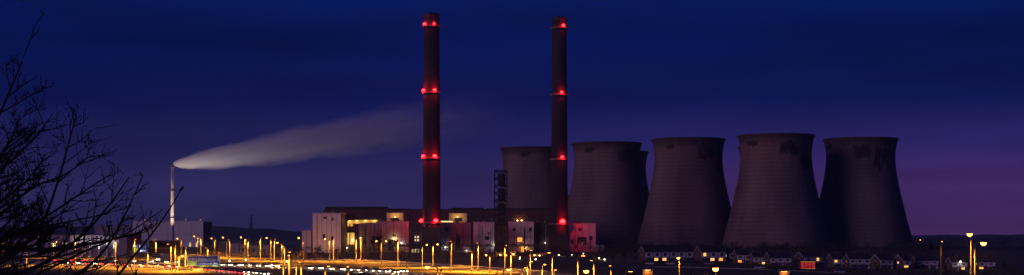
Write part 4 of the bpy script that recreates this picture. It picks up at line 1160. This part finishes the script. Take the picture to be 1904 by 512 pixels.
# the bare tree close to the camera: limbs laid out in metres about 10 m away
def near_tree():
    r = random.Random(5)
    Y0 = 10.0; base = Vector((-4.05, 10.3, g(-4.05, 10.3)-.05))
    root = thing('bare_tree', 'dark leafless tree close to the camera at the left edge', 'tree', base)
    trunk, limb_, crown = MB(), MB(), MB()
    fork = P(-165, 640, 10.3)-base
    trunk.tube([(0, 0, 0), fork*.5+Vector((.05, 0, 0)), fork], [.085, .07, .06], 9)
    def sub(p, d, l, rad, lev, lmax):
        n = 5 if lev == 1 else 4
        pts = [p.copy()]; q = p.copy(); dd = d.copy()
        for _ in range(n):
            dd = (dd+Vector((r.uniform(-.16, .16), r.uniform(-.16, .16), r.uniform(-.04, .16)))).normalized(); q = q+dd*l/n; pts.append(q.copy())
        crown.tube(pts, [rad*(1-.72*i/n) for i in range(n+1)], 4, False)
        # buds
        for i in range(1, n+1):
            if r.random() < .75:
                b = pts[i]; s = Vector((r.uniform(-1, 1), r.uniform(-1, 1), r.uniform(.2, 1))).normalized()*.012
                crown.tube([b, b+s*.6, b+s], [rad*.5+.001, rad*.5+.0018, .0006], 4, False)
        if lev < lmax:
            for k in range(r.randint(2, 4) if lev == 1 else r.randint(0, 2)):
                t = r.uniform(.2, .95)*n; i = min(n-1, int(t)); s = pts[i]+(pts[i+1]-pts[i])*(t-i)
                a = r.choice((-1, 1))*r.uniform(.45, 1.0)
                nd = Vector((dd.x*math.cos(a)-dd.z*math.sin(a), dd.y+r.uniform(-.35, .35), dd.x*math.sin(a)+dd.z*math.cos(a))).normalized()
                if nd.z < -.1: nd.z *= -.4
                sub(s, nd, l*r.uniform(.38, .68), rad*.66, lev+1, lmax)
    def limb(pp, Y, r0, r1, dens=1.0, ll=.34):
        pts = [fork] + [P(a, b, Y+r.uniform(-.25, .25))-base for a, b in pp]
        path = catmull(pts, 6); n = len(path)-1
        limb_.tube(path, [r0+(r1-r0)*(i/n)**.8 for i in range(n+1)], 6)
        for i in range(5, n+1):
            if r.random() > .8*dens*(1 if path[i].x < .95 else .6): continue
            dd = (path[min(i+1, n)]-path[max(0, i-1)]).normalized()
            a = r.choice((-1, 1))*r.uniform(.3, .95)
            nd = Vector((dd.x*math.cos(a)-dd.z*math.sin(a), dd.y+r.uniform(-.4, .4), dd.x*math.sin(a)+dd.z*math.cos(a))).normalized()
            if nd.z < -.05: nd.z = abs(nd.z)*.5
            sub(path[i], nd, ll*r.uniform(.55, 1.2)*(1-.45*i/n), max(.0034, (r0+(r1-r0)*i/n)*.55), 1, 3 if path[i].x < .95 else 2)
    limb([(-60, 470), (40, 465), (115, 463), (165, 454), (215, 444), (262, 432)], 9.6, .022, .005, .9)
    limb([(-80, 540), (30, 470), (80, 410), (110, 330), (128, 265), (142, 214)], 10.2, .020, .003)
    limb([(-90, 480), (0, 400), (60, 350), (120, 325), (165, 292)], 10.6, .018, .003)
    limb([(-110, 380), (-30, 270), (20, 165), (48, 95), (68, 42)], 10.0, .016, .002, .35, .2)
    limb([(-120, 330), (-40, 235), (10, 205), (45, 185), (80, 163)], 10.8, .014, .002, .45, .2)
    limb([(-100, 450), (-10, 330), (30, 290), (70, 250), (98, 212)], 9.8, .017, .002, .9)
    limb([(-110, 420), (-30, 340), (10, 280), (30, 235), (45, 215)], 10.4, .016, .002, .9)
    limb([(-90, 520), (20, 440), (90, 400), (150, 360), (205, 325)], 10.9, .018, .003, .9)
    limb([(-40, 540), (80, 490), (150, 440), (200, 385), (240, 330)], 9.5, .016, .003, .7)
    limb([(-20, 570), (130, 515), (190, 470), (226, 412), (250, 362), (266, 325)], 9.9, .014, .003, .6, .22)
    limb([(0, 600), (190, 530), (245, 480), (290, 425), (322, 378), (340, 346)], 10.3, .013, .003, .35, .16)
    limb([(-30, 560), (90, 500), (170, 462), (240, 432), (305, 388)], 11.2, .013, .003, .5, .2)
    limb([(-90, 500), (0, 445), (70, 425), (140, 410), (200, 398)], 10.1, .015, .003, .8)
    limb([(-120, 560), (-30, 500), (30, 480), (90, 478), (150, 485)], 9.4, .016, .003, .9, .26)
    limb([(-120, 420), (-60, 350), (-10, 300), (18, 262), (32, 240)], 9.6, .015, .003, .9)
    limb([(-130, 480), (-50, 420), (10, 370), (50, 335), (78, 300)], 10.7, .015, .003, 1.0)
    for k in range(8):
        x0 = r.uniform(-60, 10); y0 = r.uniform(300, 500); lx = r.uniform(60, 130); a = r.uniform(.35, 1.25)
        limb([(x0-60, y0+60), (x0, y0), (x0+lx*.5*math.cos(a*.8), y0-lx*.5*math.sin(a*.8)), (x0+lx*math.cos(a), y0-lx*math.sin(a))], r.uniform(9.4, 11.2), .012, .003, .9, .26)
    trunk.build('trunk', M['bark'], root, True); limb_.build('limb', M['bark'], root, True)
    c = crown.build('crown', M['bark'], root)
near_tree()
def near_bush(px, py_top, Y, w, lab, seed, n):
    r = random.Random(seed); x = PX(px, Y); zb = g(x, Y)-.05; h = PZ(py_top, Y)-zb
    root = thing('bush', lab, 'bush', (x, Y, zb))
    st, cr = MB(), MB()
    for k in range(n):
        a = r.uniform(-1, 1); b = r.uniform(-.5, .5)
        top = Vector((a*w, b*w*.5, h*r.uniform(.62, 1.0)*(1-.35*a*a)))
        p = [Vector((a*w*.3, b*.3, 0)), Vector((a*w*.5+r.uniform(-.1, .1), b*w*.3, top.z*.5)), top]
        st.tube(p, [.016, .010, .003], 4, False)
        for j in range(12):
            t = r.uniform(.35, 1); s = p[1]+(p[2]-p[1])*t
            d = Vector((r.uniform(-1, 1), r.uniform(-.5, .5), r.uniform(.1, 1))).normalized()*r.uniform(.1, .35)
            cr.tube([s, s+d*.5+Vector((0, 0, .02)), s+d], [.006, .0045, .002], 3, False)
    st.build('stem', M['bark'], root); cr.build('crown', M['bark'], root)
near_bush(20, 486, 13, .55, 'dark twiggy bush in the bottom left corner below the bare tree', 1, 110)
near_bush(130, 497, 15, .60, 'low dark bush right of the bottom left corner', 2, 90)
near_bush(245, 502, 16, .50, 'low dark bush below the white-pillared warehouse lights', 3, 70)

# ================================================================= haze
def haze():
    m = bpy.data.materials.new('haze'); m.use_nodes = True
    t = m.node_tree; t.nodes.clear()
    o = t.nodes.new('ShaderNodeOutputMaterial'); v = t.nodes.new('ShaderNodeVolumePrincipled')
    v.inputs['Color'].default_value = (.50, .66, .95, 1); v.inputs['Density'].default_value = .00005; v.inputs['Anisotropy'].default_value = .2
    t.links.new(v.outputs[0], o.inputs['Volume'])
    h = MB().box(-9400, 9400, -90, 14400, -5, 205).build('haze', m)
    tag(h, 'thin evening haze over the whole plain', 'haze', kind='stuff')
haze()
